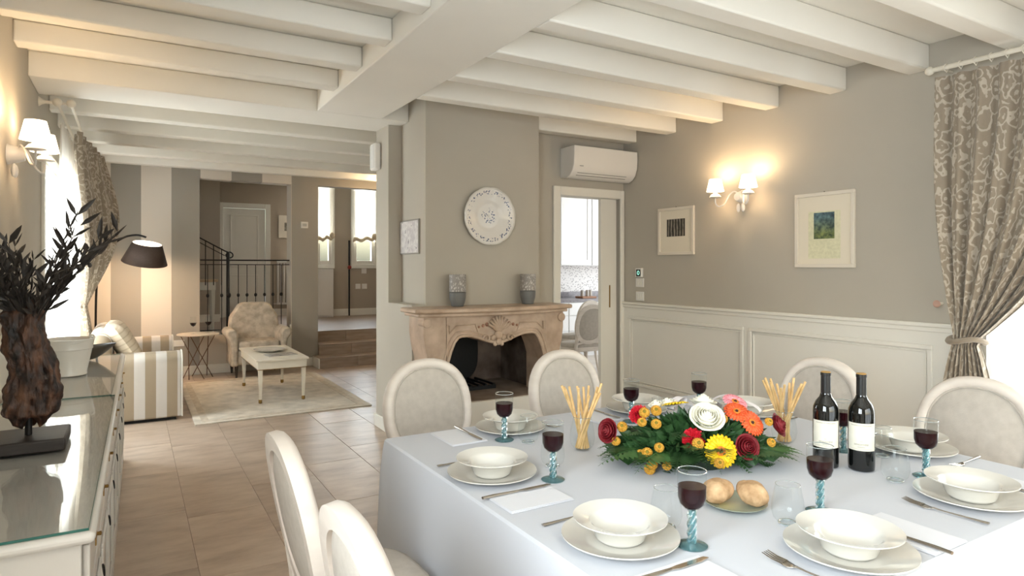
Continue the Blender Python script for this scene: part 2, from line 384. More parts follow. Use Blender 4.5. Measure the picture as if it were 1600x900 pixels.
# raised hall beyond the far wall
RZF = .46
HW = mat('hall_wall_paint', (178, 165, 148), .85)
struct(boxes('floor_hall', [(-.7, 2.28, YF+.12, 13.1, .2, RZF), (2.28, 4.5, YF+.55, 13.1, .2, RZF)], STEP))
struct(boxes('wall_hall_back', [(-.7, 1.37, 12.97, 13.1, RZF, 3.0), (1.37, 2.29, 12.97, 13.1, 2.58, 3.0), (2.29, 2.85, 12.97, 13.1, RZF, 3.0), (2.85, 2.95, 12.3, 13.1, RZF, 3.0)], HW))
struct(boxes('wall_hall_windows', [(2.95, 3.02, 12.3, 12.42, RZF, 3.0), (3.28, 3.72, 12.3, 12.42, RZF, 3.0), (4.12, 4.5, 12.3, 12.42, RZF, 3.0),
    (3.02, 3.28, 12.3, 12.42, RZF, 1.45), (3.72, 4.12, 12.3, 12.42, RZF, 1.45)], HW))
struct(boxes('wall_hall_right', [(4.4, 4.5, 9.4, 12.42, RZF, 3.0), (3.3, 4.5, 9.25, 9.4, 0, 3.0)], HW))
struct(boxes('wall_hall_stair', [(-.7, 1.3, 12.0, 12.1, RZF, 3.0), (-.8, -.7, 9.4, 13.1, RZF, 3.0)], mat('hall_shaded_wall_paint', (168, 158, 144), .85)))  # darker copy of the hall paint, shade put into the colour
struct(boxes('ceiling_hall', [(-.8, 4.5, YF+.15, 13.1, 2.98, 3.08)], CEIL))
struct(boxes('baseboard_hall', [(1.3, 1.33, 12.94, 12.97, RZF, RZF+.13), (2.33, 2.85, 12.95, 12.97, RZF, RZF+.13), (2.95, 4.4, 12.28, 12.3, RZF, RZF+.13), (-.7, 1.3, 11.98, 12.0, RZF, RZF+.13)], WHITE))
d2 = bpy.data.objects.new('door_2', None); COL.objects.link(d2); struct(d2)
boxes('door_casing', [(1.365, 1.46, 12.94, 12.97, RZF, 2.6), (2.2, 2.29, 12.94, 12.97, RZF, 2.6), (1.46, 2.2, 12.94, 12.97, 2.5, 2.6)], WHITE, d2, .006)
lf = boxes('door_leaf', [(1.46, 2.2, 12.98, 13.02, RZF, 2.5)], WHITE, d2)
for z0, z1 in ((.62, 1.25), (1.4, 2.38)):
    boxes('panel_moulding', [(1.58, 2.08, 12.968, 12.98, z1-.025, z1), (1.58, 2.08, 12.968, 12.98, z0, z0+.025), (1.58, 1.605, 12.968, 12.98, z0, z1), (2.055, 2.08, 12.968, 12.98, z0, z1)], WHITE, lf, .004)
for nm, (a, c) in (('window_5', (3.02, 3.28)), ('window_6', (3.72, 4.12))):
    q = bpy.data.objects.new(nm, None); COL.objects.link(q); struct(q)
    boxes('window_frame', [(a, a+.05, 12.29, 12.36, 1.45, 2.9), (c-.05, c, 12.29, 12.36, 1.45, 2.9), (a+.05, c-.05, 12.29, 12.36, 1.45, 1.52), (a-.06, c+.06, 12.27, 12.3, 1.37, 1.45),
        (a-.06, a, 12.27, 12.3, 1.45, 2.95), (c, c+.06, 12.27, 12.3, 1.45, 2.95)], WHITE, q, .004)
    boxes('pane', [(a+.05, c-.05, 12.32, 12.326, 1.52, 2.9)], PANE, q)
struct(boxes('ground_terrace', [(4.6, 40, -30, 40, -.3, -.12), (-40, -.8, -30, 40, -.3, -.12), (-.8, 4.6, -30, -2.5, -.3, -.12)], mat('terrace_stone', (205, 200, 190), .8)))
# kitchen shell
struct(boxes('floor_kitchen', [(3.42, 8.0, 5.03, 8.7, -.1, 0)], mat('kitchen_floor', (188, 176, 162), .4, var=8, scale=3)))
struct(boxes('wall_kitchen', [(3.42, 8.0, 8.65, 8.75, 0, 2.8), (8.0, 8.1, 5.03, 5.4, 0, 2.8), (8.0, 8.1, 7.8, 8.75, 0, 2.8), (8.0, 8.1, 5.4, 7.8, 0, .6), (4.34, 8.1, 4.95, 5.03, 0, 2.8)], mat('kitchen_wall', (226, 222, 216), .8)))
struct(boxes('ceiling_kitchen', [(3.42, 8.1, 5.03, 8.75, 2.7, 2.8)], CEIL))

# ------------------------------------------------------------------ dining table and cloth
TX0, TX1, TY0, TY1, TZ = .807, 2.43, .728, 2.288, .762
tcx, tcy = (TX0+TX1)/2, (TY0+TY1)/2
dt = thing('dining_table', 'square wooden dining table hidden under the white cloth', 'table', (tcx, tcy, 0))
hx, hy = (TX1-TX0)/2-.012, (TY1-TY0)/2-.012
boxes('tabletop', [(-hx, hx, -hy, hy, .72, .757)], WHITE, dt, .004)
for sx in (-1, 1):
    for sy in (-1, 1):
        MB().lathe([(.045, .0), (.05, .3), (.055, .72)], 12, T(sx*(hx-.12), sy*(hy-.12), 0), True).build('leg', WHITE, dt)
def cloth():
    hx, hy = (TX1-TX0)/2, (TY1-TY0)/2; n = 60; per = []
    for k in range(n): per.append((-hx+2*hx*k/n, -hy, 0, -1))
    for k in range(n): per.append((hx, -hy+2*hy*k/n, 1, 0))
    for k in range(n): per.append((hx-2*hx*k/n, hy, 0, 1))
    for k in range(n): per.append((-hx, hy-2*hy*k/n, -1, 0))
    rows = 14; b = MB(); N = len(per); v = []; f = []
    for j in range(rows+1):
        t = j/rows
        for i, (x, y, nx, ny) in enumerate(per):
            e = (i % n)/n; c = min(e, 1-e)                      # distance to a corner
            z = TZ-.56*t
            if j == 0: off = 0
            else: off = .004+.010*min(1, t*4)+t*(.010*sin(i*.55)+.008*sin(i*.23+1))*(.4+.6*math.exp(-c*8))
            cor = math.exp(-(c/.035)**2)*.045*t
            if c < 1e-6: nx, ny = [(-1, -1), (1, -1), (1, 1), (-1, 1)][i//n]; nx *= .7; ny *= .7
            v.append((x+nx*(off+cor), y+ny*(off+cor), z))
    for j in range(rows):
        for i in range(N):
            k = (i+1) % N; f.append((j*N+i, (j+1)*N+i, (j+1)*N+k, j*N+k))
    f.append(tuple(range(N)))
    return b.add(v, f)
o = cloth().build('tablecloth', CLOTH, None, angle=60); o.location = (tcx, tcy, 0); o.modifiers.new('b', 'BEVEL').width = .006
tag(o, 'long white tablecloth draped over the square dining table', 'tablecloth')

# ------------------------------------------------------------------ oval-back dining chairs
def oval(a, b, n=40, p=2.25): return [(a*math.copysign(abs(cos(2*pi*k/n))**(2/p), cos(2*pi*k/n)), b*math.copysign(abs(sin(2*pi*k/n))**(2/p), sin(2*pi*k/n))) for k in range(n)]
def make_chair(label, group, loc, rz):
    t = thing('dining_chair', label, 'chair', loc, rz, group)
    tilt = RX(R(11)); Mb = T(0, -.18, .50) @ tilt          # back plane: x across, z up, leaning back to -y
    a, bb_ = .222, .24; cz = .232
    rim = oval(a-.024, bb_-.024)
    prof = [(-.024, -.018), (-.024, .010), (-.012, .024), (.004, .027), (.016, .02), (.024, .006), (.024, -.018)]
    b = MB(); n = len(rim); v = []; f = []
    for k, (x, z) in enumerate(rim):
        l = math.hypot(x, z); ux, uz = x/l, z/l
        for (pr_, py) in prof: v.append((x+ux*pr_, py, z+uz*pr_+cz))
    m = len(prof)
    for k in range(n):
        q = (k+1) % n
        for j in range(m): f.append((k*m+j, k*m+(j+1) % m, q*m+(j+1) % m, q*m+j))
    b.add(v, f, Mb); b.build('back_frame', CHAIRW, t, angle=50)
    b = MB(); inner = oval(a-.046, bb_-.046)
    for s, d in ((1, .014), (-1, -.012)):
        v = [(0, d*1.7, cz)]; f = []
        for r_, dd in ((.5, 1.6), (.85, 1.3), (1, .6)):
            v += [(x*r_, d*dd, z*r_+cz) for x, z in inner]
        for k in range(n):
            q = (k+1) % n; f.append((0, 1+k, 1+q))
            for ring in range(2): f.append((1+ring*n+k, 1+(ring+1)*n+k, 1+(ring+1)*n+q, 1+ring*n+q))
        b.add(v, f, Mb)
    b.build('back_cushion', LINEN, t, angle=60)
    MB().tube([(x*1.004, .012, z*1.004+cz) for x, z in inner], .005, 6, Mb, True).build('piping', LINEN, t)
    # seat: rounded trapezoid
    so = [(x*(.25+.01*(y > 0)), -.02+y*.175) for x, y in [(c*1, s*1) for c, s in oval(1, 1, 36, 3.2)]]
    MB().prism(so, .405, .455, plane='XY').build('seat_frame', CHAIRW, t, bevel=.006)
    b = MB(); v = []; f = []; n = len(so)
    for r_, z in ((.97, .455), (1.0, .475), (.97, .497), (.85, .508), (.5, .514)): v += [(x*r_, -.02+(y+.02)*r_, z) for x, y in so]
    v.append((0, -.02, .515))
    for ring in range(4):
        for k in range(n): q = (k+1) % n; f.append((ring*n+k, ring*n+q, (ring+1)*n+q, (ring+1)*n+k))
    for k in range(n): f.append((4*n+k, 4*n+(k+1) % n, 5*n))
    b.add(v, f).build('seat', LINEN, t, angle=60)
    for sx in (-1, 1):
        MB().lathe([(.013, 0), (.016, .03), (.014, .05), (.024, .34), (.028, .35), (.022, .37), (.03, .40), (.03, .42)], 12, T(sx*.185, .11, 0), True).build('leg', CHAIRW, t)
        MB().tube([(sx*.18, -.25, 0), (sx*.185, -.20, .2), (sx*.185, -.175, .42), (sx*.175, -.188, .53), (sx*.165, -.208, .62)], [.014, .018, .022, .021, .016], 8).build('leg', CHAIRW, t)
    MB().tube([(-.17, -.18, .50), (-.06, -.18, .515), (.06, -.18, .515), (.17, -.18, .50)], .018, 8).build('back_rail', CHAIRW, t)
    return t
G = 'oval-back chairs around the dining table'
ch = make_chair('oval-back linen chair at the table corner nearest the grey pier', G, (1.205, 2.57, 0), pi)
dup(ch, (1.955, 2.51, 0), pi, 'oval-back linen chair standing in front of the fireplace and kitchen doorway')
dup(ch, (2.605, 1.885, 0), pi/2, 'oval-back linen chair behind the wine bottles by the wainscot')
dup(ch, (2.625, 1.235, 0), pi/2, 'oval-back linen chair nearest the gathered curtain on the right')
dup(ch, (.60, 1.755, 0), -pi/2, 'oval-back chair seen edge-on, its whole back standing against the tiled floor')
dup(ch, (.60, 1.148, 0), -pi/2, 'front-most oval-back chair cut off by the bottom of the picture')
G2 = 'oval-back chairs in the kitchen'
dup(ch, (4.62, 6.2, 0), 0, 'oval-back chair seen from behind just inside the kitchen doorway', G2)
dup(ch, (5.12, 6.95, 0), .2, 'oval-back chair farther inside the kitchen, mostly hidden by another', G2)

# ------------------------------------------------------------------ place settings
def lathe_obj(name, prof, m, parent, seg=36, close=False, M=None, angle=40): return MB().lathe(prof, seg, M, close).build(name, m, parent, angle=angle)
def make_plate():
    return MB().lathe([(0, .004), (.075, .004), (.085, .006), (.132, .019), (.136, .0205), (.136, .0175), (.09, .002), (.075, 0), (0, 0)], 48).build('dinner_plate', CHINA, angle=60)
def make_bowl():
    return MB().lathe([(0, .012), (.045, .013), (.058, .02), (.066, .040), (.075, .045), (.105, .053), (.109, .0545), (.109, .052), (.078, .041), (.068, .035), (.058, .008), (.05, 0), (0, 0)], 48).build('soup_bowl', CHINA, angle=60)
def make_goblet():
    t = thing('wine_goblet', '', 'glass')
    lathe_obj('bowl', [(.006, .083), (.018, .086), (.028, .096), (.0325, .112), (.033, .13), (.0325, .172)], GLASS, t)
    MB().tube([(.0325*cos(q*pi/16), .0325*sin(q*pi/16), .172) for q in range(32)], .0011, 6, None, True).build('rim', mat('glass_rim', (196, 208, 208), .05, trans=.7), t)
    lathe_obj('wine', [(0, .0865), (.017, .0875), (.0268, .097), (.0312, .112), (.0318, .137), (0, .137)], WINE, t)
    b = MB()
    for ph in range(3):
        b.tube([(.0055*cos(ph*2*pi/3+k*.55), .0055*sin(ph*2*pi/3+k*.55), .006+k*.0052) for k in range(16)], .0062, 7)
    b.build('twisted_stem', AQUA, t)
    lathe_obj('foot', [(0, 0), (.034, 0), (.0355, .002), (.03, .005), (.012, .009), (0, .011)], AQUA, t)
    return t
def make_tumbler():
    t = thing('stemless_glass', '', 'glass')
    lathe_obj('body', [(0, .003), (.022, .004), (.034, .016), (.039, .034), (.037, .058), (.029, .098)], GLASS, t)
    MB().tube([(.029*cos(q*pi/16), .029*sin(q*pi/16), .098) for q in range(32)], .0007, 6, None, True).build('rim', MATS['glass_rim'], t)
    MB().tube([(.021*cos(q*pi/16), .021*sin(q*pi/16), .0035) for q in range(32)], .0025, 6, None, True).build('thick_base', MATS['glass_rim'], t)
    return t
def make_napkin():
    b = MB()
    for k in range(3): b.box(-.072+.001*k, .072-.002*k, -.1+.001*k, .1-.0015*k, .0002+.0018*k, .0017+.0018*k)
    return b.build('napkin', NAPKIN, bevel=.001)
def make_knife():
    t = thing('table_knife', '', 'knife')
    MB().tube([(0, -.115, .004), (0, -.08, .0045), (0, -.02, .004), (0, .0, .004)], [.006, .0065, .0048, .004], 8, flat=.6).build('handle', STEEL, t)
    MB().prism([(-.004, 0), (.004, 0), (.0085, .02), (.0085, .08), (.003, .108), (-.006, .1), (-.006, .02)], .003, .005, plane='XY').build('blade', STEEL, t)
    return t
def make_fork():
    t = thing('table_fork', '', 'fork')
    MB().tube([(0, -.1, .004), (0, -.07, .0035), (0, 0, .003), (0, .025, .004)], [.0065, .005, .003, .004], 8, flat=.4).build('handle', STEEL, t)
    MB().grid(lambda u, v: ((u-.5)*(.008+.017*min(1, v*2)), .022+v*.03, .004-.003*sin(v*pi)), 5, 6).build('fork_head', STEEL, t, solid=.0015)
    for k in range(4): MB().tube([(-.0105+k*.007, .05, .004), (-.0105+k*.007, .075, .005), (-.0105+k*.007, .098, .010)], [.0017, .0016, .001], 6).build('tine', STEEL, t)
    return t
protos = {}
def place(kind, maker, loc, rz, label, group, cat=None):
    if kind not in protos:
        o = maker(); protos[kind] = o
        o.location = loc; o.rotation_euler = (0, 0, rz)
    else: o = dup(protos[kind], loc, rz)
    tag(o, label, cat or o.get('category'), group); return o
S = [  # plate centre, facing angle, goblet, tumbler, where, napkin?, fork?
    ((.945, 1.71), -pi/2, (1.084, 1.585), (1.155, 1.69), 'in the middle of the left table edge'),
    ((.975, 1.15), -pi/2, (1.101, 1.048), (1.120, 1.15), 'at the front-left, nearest the camera'),
    ((1.27, 2.15), pi, (1.178, 2.039), (1.236, 1.965), 'at the back-left, before the chair by the pier'),
    ((1.92, 2.15), pi, (1.766, 2.013), (1.86, 1.95), 'at the back, before the chair by the fireplace'),
    ((2.29, 1.86), pi/2, (2.126, 1.983), (2.09, 1.80), 'behind the flowers, before the wainscot'),
    ((2.32, 1.20), pi/2, (2.12, 1.322), (2.168, 1.215), 'just right of the wine bottles'),
    ((1.975, .865), 0, (2.075, 1.03), (1.953, 1.055), 'at the right edge of the picture'),
    ((1.37, .84), 0, (1.54, 1.023), (1.398, 1.015), 'at the front, right of the bread rolls')]
for (px, py), rz, gb, tb, wh in S:
    def W(x, y): return (px+x*cos(rz)-y*sin(rz), py+x*sin(rz)+y*cos(rz))
    place('plate', make_plate, (px, py, TZ+.001), 0, 'cream dinner plate '+wh, 'dinner plates on the table', 'plate')
    place('bowl', make_bowl, (px, py, TZ+.006), 0, 'wide-rimmed cream soup bowl '+wh, 'soup bowls on the table', 'bowl')
    place('goblet', make_goblet, (*gb, TZ+.001), 0, 'red wine goblet with twisted aqua stem '+wh, 'wine goblets on the table')
    place('tumbler', make_tumbler, (*tb, TZ+.001), 0, 'clear stemless water glass '+wh, 'water glasses on the table')
    place('napkin', make_napkin, (*W(.222, -.005), TZ+.001), rz, 'folded white napkin '+wh, 'napkins on the table', 'napkin')
    place('knife', make_knife, (*W(.176, -.012), TZ+.0065), rz, 'steel knife lying on the napkin '+wh, 'knives on the table')
    place('fork', make_fork, (*W(-.165, -.01), TZ+.002), rz+.06, 'steel fork beside the plate '+wh, 'forks on the table')

# ------------------------------------------------------------------ breadsticks, bottles, bread
STICK = mat('breadstick_crust', (218, 180, 122), .7, var=16, scale=40)
def stick_glass(loc, label, seed):
    t = thing('breadstick_glass', label, 'glass', loc, 0, 'stemless glasses of breadsticks')
    lathe_obj('body', [(0, .003), (.028, .004), (.04, .02), (.044, .042), (.041, .07), (.031, .115)], GLASS, t)
    MB().tube([(.031*cos(q*pi/16), .031*sin(q*pi/16), .115) for q in range(32)], .0008, 6, None, True).build('rim', MATS['glass_rim'], t)
    rnd = random.Random(seed)
    for k in range(13):
        a = 2*pi*k/13+rnd.random()*.2; r0 = .022; r1 = .024; L = .205+.035*rnd.random()
        tw = 1.7+.9*rnd.random()
        p0 = Vector((cos(a)*r0, sin(a)*r0, .008)); pm = Vector((cos(a+tw)*r1, sin(a+tw)*r1, .108)); d = (pm-p0).normalized()
        o = MB().tube([p0, p0+d*L*.5, p0+d*L], [.0042, .005, .0044], 7).build('breadstick', STICK)
        o.location = loc
        tag(o, 'thin golden breadstick standing in the '+('glass left of the flowers' if seed == 1 else 'glass between flowers and bottles'), 'breadstick',
            'breadsticks in the left glass' if seed == 1 else 'breadsticks in the right glass')
stick_glass((1.35, 1.793, TZ+.001), 'stemless glass holding breadsticks, left of the flowers', 1)
stick_glass((2.033, 1.491, TZ+.001), 'stemless glass holding breadsticks, between flowers and bottles', 2)
BOT = mat('dark_bottle_glass', (12, 13, 12), .04, coat=.5); CAPS = mat('black_foil', (28, 27, 27), .35); LBL = mat('cream_paper_label', (226, 220, 204), .7, var=4, scale=30)
INK = mat('label_ink', (96, 88, 76), .7); CORK = mat('gold_cap_top', (200, 160, 96), .4, .5)
def bend_text(body, size, z, r, ang, m, parent):
    cu = bpy.data.curves.new('t', 'FONT'); cu.body = body; cu.size = size; cu.align_x = 'CENTER'
    ob = bpy.data.objects.new('t', cu); COL.objects.link(ob); bpy.context.view_layer.update()
    me = bpy.data.meshes.new_from_object(ob.evaluated_get(bpy.context.evaluated_depsgraph_get()))
    bpy.data.objects.remove(ob)
    for v in me.vertices:
        a = ang+v.co.x/r; y = v.co.y; v.co = (r*cos(a), r*sin(a), z+y)
    me.materials.append(m); o = bpy.data.objects.new('label_lettering', me); COL.objects.link(o); o.parent = parent; return o
def make_bottle(label, loc):
    t = thing('wine_bottle', label, 'bottle', loc, 0, 'wine bottles on the table')
    lathe_obj('bottle_glass', [(0, .004), (.03, 0), (.0375, .003), (.0385, .02), (.0385, .175), (.037, .19), (.03, .208), (.019, .222), (.0145, .235), (.0135, .285), (0, .285)], BOT, t, 40)
    lathe_obj('foil_capsule', [(.0148, .228), (.0150, .24), (.0145, .289), (.0158, .290), (.0158, .298), (.0145, .2995)], CAPS, t, 24)
    lathe_obj('cap_top', [(.0146, .2985), (.0150, .301), (.0120, .3025), (0, .3025)], CORK, t, 24)
    a0 = math.atan2(-loc[1], -loc[0]); r = .0389                     # the label is turned towards the room's near end
    lb = MB().grid(lambda u, v: (r*cos(a0+(u-.5)*2.3), r*sin(a0+(u-.5)*2.3), .066+v*.085), 24, 2).build('paper_label', LBL, t)
    for body, s, z in (('PALAZZO DI VARIGNANA', .0052, .1425), ('2017', .004, .093), ('SANGIOVESE', .0072, .083), ('ROMAGNA', .004, .076)):
        bend_text(body, s, z, r+.0002, a0, INK, lb)
    MB().grid(lambda u, v: ((r+.0002)*cos(a0+(u-.5)*1.6), (r+.0002)*sin(a0+(u-.5)*1.6), .0715+v*.0004), 16, 2).build('label_rule', INK, lb)
    return t
make_bottle('dark red wine bottle with cream label, the one nearer the flowers', (1.912, 1.25, TZ+.001))
make_bottle('dark red wine bottle with cream label, the one nearer the right-hand glasses', (1.977, 1.172, TZ+.001))
pl = thing('bread_plate', 'small green-rimmed plate under two bread rolls', 'plate', (1.385, 1.165, TZ+.001))
lathe_obj('dish', [(0, .004), (.05, .004), (.078, .013), (.082, .014), (.08, .011), (.05, 0), (0, 0)], mat('sage_glazed_plate', (176, 184, 164), .2), pl)
CRUST = mat('bread_crust', (198, 160, 118), .8, var=36, scale=30, bump=.5)
def roll(loc, rz, label):
    b = MB(); b.grid(lambda u, v: ((.047+.004*sin(5*u*2*pi))*cos(2*pi*u)*sin(pi*v)**.8*1.08, (.038+.003*sin(4*u*2*pi))*sin(2*pi*u)*sin(pi*v)**.8, .026-.028*cos(pi*v)+.004*sin(9*u)*sin(pi*v)), 26, 12, True)
    o = b.build('bread_roll', CRUST, angle=80); o.location = loc; o.rotation_euler = (0, 0, rz); tag(o, label, 'bread roll', 'bread rolls on the small plate')
roll((1.352, 1.195, TZ+.012), .4, 'crusty bread roll on the small plate, the left one')
roll((1.415, 1.135, TZ+.012), 1.2, 'crusty bread roll on the small plate, the right one')

# ------------------------------------------------------------------ flower arrangement
fa = thing('flower_arrangement', 'low table arrangement of mixed flowers and fern in the middle of the table', 'flowers', (1.594, 1.508, TZ+.001), -math.atan(.594))
rnd = random.Random(3)
def aim(p, d): return T(*p) @ Vector(d).to_track_quat('Z', 'Y').to_matrix().to_4x4()
MB().lathe([(0, 0), (.11, 0), (.12, .035), (.1, .04), (0, .04)], 24).build('tray', mat('dark_green_tray', (30, 44, 30), .6), fa)
b = MB()
for k in range(1000):                                            # dense leaf filler
    az = rnd.random()*2*pi; el = rnd.random()*1.45
    c = Vector((.235*cos(az)*cos(el), .105*sin(az)*cos(el), .012+.10*sin(el)))*(.75+.3*rnd.random())
    d = Vector((c.x*1.2, c.y*1.6, .04+.1*rnd.random())).normalized(); L = .035+.035*rnd.random(); wd = L*.3
    M = aim(c, d) @ RZ(rnd.random()*6)
    b.add([(0, 0, 0), (wd, .004, L*.45), (0, 0, L), (-wd, .004, L*.45), (0, -.004, L*.45)], [(0, 1, 4), (1, 2, 4), (2, 3, 4), (3, 0, 4)], M)
o = b.build('foliage', GREEN, fa, smooth=False); o['kind'] = 'stuff'
def frond(az, el, L, droop, base):
    b = MB(); pts = []; n = 15
    h = Vector((cos(az), sin(az), 0)); p = Vector(base); e = el
    for k in range(n+1):
        pts.append(p.copy()); p = p+(h*cos(e)+Vector((0, 0, sin(e))))*(L/n); e -= droop/n
        if p.z < .006: p.z = .006
    b.tube(pts, [.0014*(1-.7*k/n) for k in range(n+1)], 5)
    side = Vector((-sin(az), cos(az), 0))
    for k in range(2, n+1):
        t = k/n; ll = L*.36*(sin(pi*min(1, t*.85+.15))**.7)*(1.05-t*.75)
        for s in (-1, 1):
            tip = pts[k]+side*s*ll+h*ll*.55+Vector((0, 0, -.15*ll)); q = (tip-pts[k]); m = pts[k]+q*.45
            pw = h*ll*.26
            b.add([pts[k], m+pw, tip, m-pw], [(0, 1, 2, 3)])
    return b.build('fern_frond', GREEN if rnd.random() < .6 else GREEN2, fa, smooth=False)
for k in range(44):
    az = 2*pi*k/44*3+rnd.random()*.4; el = .15+.75*rnd.random()
    frond(az, el, .13+.07*rnd.random(), .9+.8*rnd.random(), (.17*cos(az)*rnd.random(), .07*sin(az)*rnd.random(), .03+.05*rnd.random()))
for az, L in ((-2.6, .27), (-2.25, .26), (-1.95, .22), (-.25, .22), (-.55, .21), (-2.75, .22), (-2.35, .22), (-2.05, .2), (-1.85, .19), (-1.6, .14), (-.9, .16), (-.5, .2), (2.8, .18), (.4, .18), (-2.9, .2), (-2.5, .19), (-2.2, .17), (-2.0, .15), (3.1, .19), (-.35, .2), (-.1, .22), (.15, .2), (-.7, .17), (-1.1, .13)):
    frond(az, .3, L, .75, (.11*cos(az)*1.2, .06*sin(az), .045))
def petal(b, M, a0, span, r0, r1, h, curl, nu=6, nv=5):
    def fn(u, v):
        a = a0+(u-.5)*span*(.55+.45*sin(pi*min(1, .15+v*.75))); r = r0+(r1-r0)*sin(pi/2*min(1, v*1.5))+curl*v**3
        return (r*cos(a), r*sin(a), h*v-(curl*.6)*v**5-.10*h*(2*u-1)**2*v)
    b.grid(fn, nu, nv, M=M)
def rose(p, d, rad, m, name, layers=6):
    b = MB(); M = aim(p, d)
    for k in range(layers):
        t = k/(layers-1); n = 3+k//2
        for j in range(n): petal(b, M, 2*pi*j/n+k*.8, 2*pi/n*1.5, rad*.08, rad*(.22+.66*t), rad*(1.08-.36*t), rad*(-.13+.38*t**2))
    b.ball((0, 0, rad*.45), rad*.2, 10, 6, (1, 1, 1.6), M)
    return b.build(name, m, fa, solid=.0006, angle=80)
def gerbera(p, d, rad, m, mc, name):
    M = aim(p, d); root = None; b = MB()
    for ring, (n, r1, z) in enumerate(((24, rad, 0), (20, rad*.82, .003))):
        for j in range(n):
            a = 2*pi*(j+.5*ring)/n+rnd.random()*.06; wd = rad*.115; ca, sa = cos(a), sin(a)
            pts = []
            for (t, ww, zz) in ((.18, .4, 0), (.55, 1, .004), (.88, .95, .004), (1, .35, .001)):
                for s in (-1, 1): pts.append((t*r1*ca-s*wd*ww*sa, t*r1*sa+s*wd*ww*ca, z+zz+rnd.random()*.001))
            b.add(pts, [(0, 1, 3, 2), (2, 3, 5, 4), (4, 5, 7, 6)], M)
    root = b.build(name, m, fa, solid=.0005, angle=70)
    MB().lathe([(rad*.30, .002), (rad*.28, .007), (rad*.2, .009), (rad*.12, .006), (0, .006)], 18, M).build('flower_centre', mc, root)
    MB().lathe([(rad*.12, .0065), (rad*.09, .010), (0, .009)], 12, M).build('flower_eye', mat('gerbera_dark_eye', (64, 36, 24), .8), root)
    return root
DR = mat('dark_red_petals', (122, 12, 24), .6, var=14, scale=60); RED = mat('bright_red_petals', (206, 24, 44), .6, var=12, scale=60)
WP = mat('white_petals', (240, 236, 220), .6); YP = mat('yellow_petals', (246, 204, 22), .55, var=8, scale=40); OP = mat('orange_petals', (238, 92, 40), .55, var=14, scale=40)
PP = mat('pink_petals', (244, 150, 160), .55, var=10, scale=40); OC = mat('orange_disc', (214, 124, 40), .8, var=20, scale=200, bump=.3); MUM = mat('ochre_mum_petals', (202, 148, 44), .7, var=22, scale=120, bump=.3)
rose((-.276, -.02, .10), (-.75, -.6, .25), .036, DR, 'dark_red_rose'); rose((.13, -.10, .07), (.15, -.9, .35), .036, DR, 'dark_red_rose'); rose((.262, 0, .11), (.7, -.45, .4), .036, DR, 'dark_red_rose')
rose((.023, -.055, .14), (-.05, -.62, .75), .05, WP, 'white_rose', 7); rose((.041, .04, .165), (.1, .1, 1), .04, WP, 'white_rose')
def carnation(p, d, rad):
    b = MB(); M = aim(p, d)
    for k in range(5):
        r1 = rad*(.35+.16*k); z0 = rad*(.75-.17*k)
        b.grid(lambda u, v: ((r1*v)*cos(2*pi*u), (r1*v)*sin(2*pi*u), z0*v**.6+.22*rad*v*sin(2*pi*u*(9+k)+k)*v), 60, 5, True, M)
    return b.build('red_carnation', RED, fa, angle=80)
carnation((-.031, -.10, .095), (-.1, -.85, .5), .036); carnation((-.182, 0, .15), (-.5, -.5, .7), .034)
gerbera((.043, -.135, .068), (.05, -.93, .36), .052, YP, OC, 'yellow_gerbera'); gerbera((-.057, .02, .178), (-.1, .25, .95), .045, YP, OC, 'yellow_gerbera')
gerbera((.176, -.035, .13), (.35, -.75, .6), .045, OP, OC, 'orange_gerbera'); gerbera((.136, -.01, .16), (.0, -.55, .85), .042, OP, OC, 'orange_gerbera'); gerbera((.15, .045, .18), (.15, -.45, .85), .042, PP, OC, 'pink_gerbera')
for (x, y, z) in [(-0.174, -0.05, 0.168), (-0.132, -0.03, 0.17), (-0.186, -0.07, 0.142), (-0.143, -0.08, 0.139), (-0.145, -0.13, 0.078), (-0.182, -0.13, 0.062), (-0.198, -0.11, 0.052), (-0.169, -0.15, 0.032), (-0.176, -0.14, 0.015), (-0.126, -0.15, 0.028), (-0.026, -0.135, 0.091), (0.029, -0.165, 0.04), (0.077, -0.06, 0.15), (0.23, -0.06, 0.074), (0.234, -0.03, 0.133), (-0.244, -0.04, 0.12), (-0.266, -0.05, 0.076)]:
    r_ = .013+.006*rnd.random(); M = aim((x, y, z), (x*.8, -.6+y, .45)); b = MB()
    for ring, (rr, zz, n) in enumerate(((1, .0, 16), (.85, .35, 14), (.62, .58, 11))):
        for j in range(n):
            a = 2*pi*(j+.5*ring)/n; b.ball((rr*r_*.8*cos(a), rr*r_*.8*sin(a), zz*r_), r_*.24, 6, 4, M=M)
    b.ball((0, 0, 0), r_*.8, 12, 8, (1, 1, .7), M)
    mm = b.build('ochre_button_mum', MUM, fa, angle=80)
    MB().ball((0, 0, r_*.55), r_*.36, 10, 6, (1, 1, .5), M).build('flower_eye', mat('mum_green_eye', (128, 112, 30), .8), mm)
RIB = thin_glass('tulle_ribbon', (255, 255, 255)); RIB = mat('white_tulle', (236, 230, 230), .6)
for k, (x, y, z, a) in enumerate(((.07, .08, .15, .2), (.13, .09, .16, -.3), (.2, .07, .14, -.6), (-.03, .09, .15, .7))):
    M = T(x, y, z) @ RZ(a) @ RY(.3*(-1)**k)
    MB().grid(lambda u, v: ((v-.5)*.022, .0, 0) if False else (.045*sin(2*pi*u)*(.6+.4*sin(pi*u)), (v-.5)*.03, .035*(1-cos(2*pi*u))*.5), 24, 4, M=M).build('ribbon_loop', RIB, fa)
for x, y, z in ((-.11, .05, .16), (-.07, .06, .165)):
    rose((x, y, z), (-.2, -.1, 1), .026, WP, 'white_bud', 4)

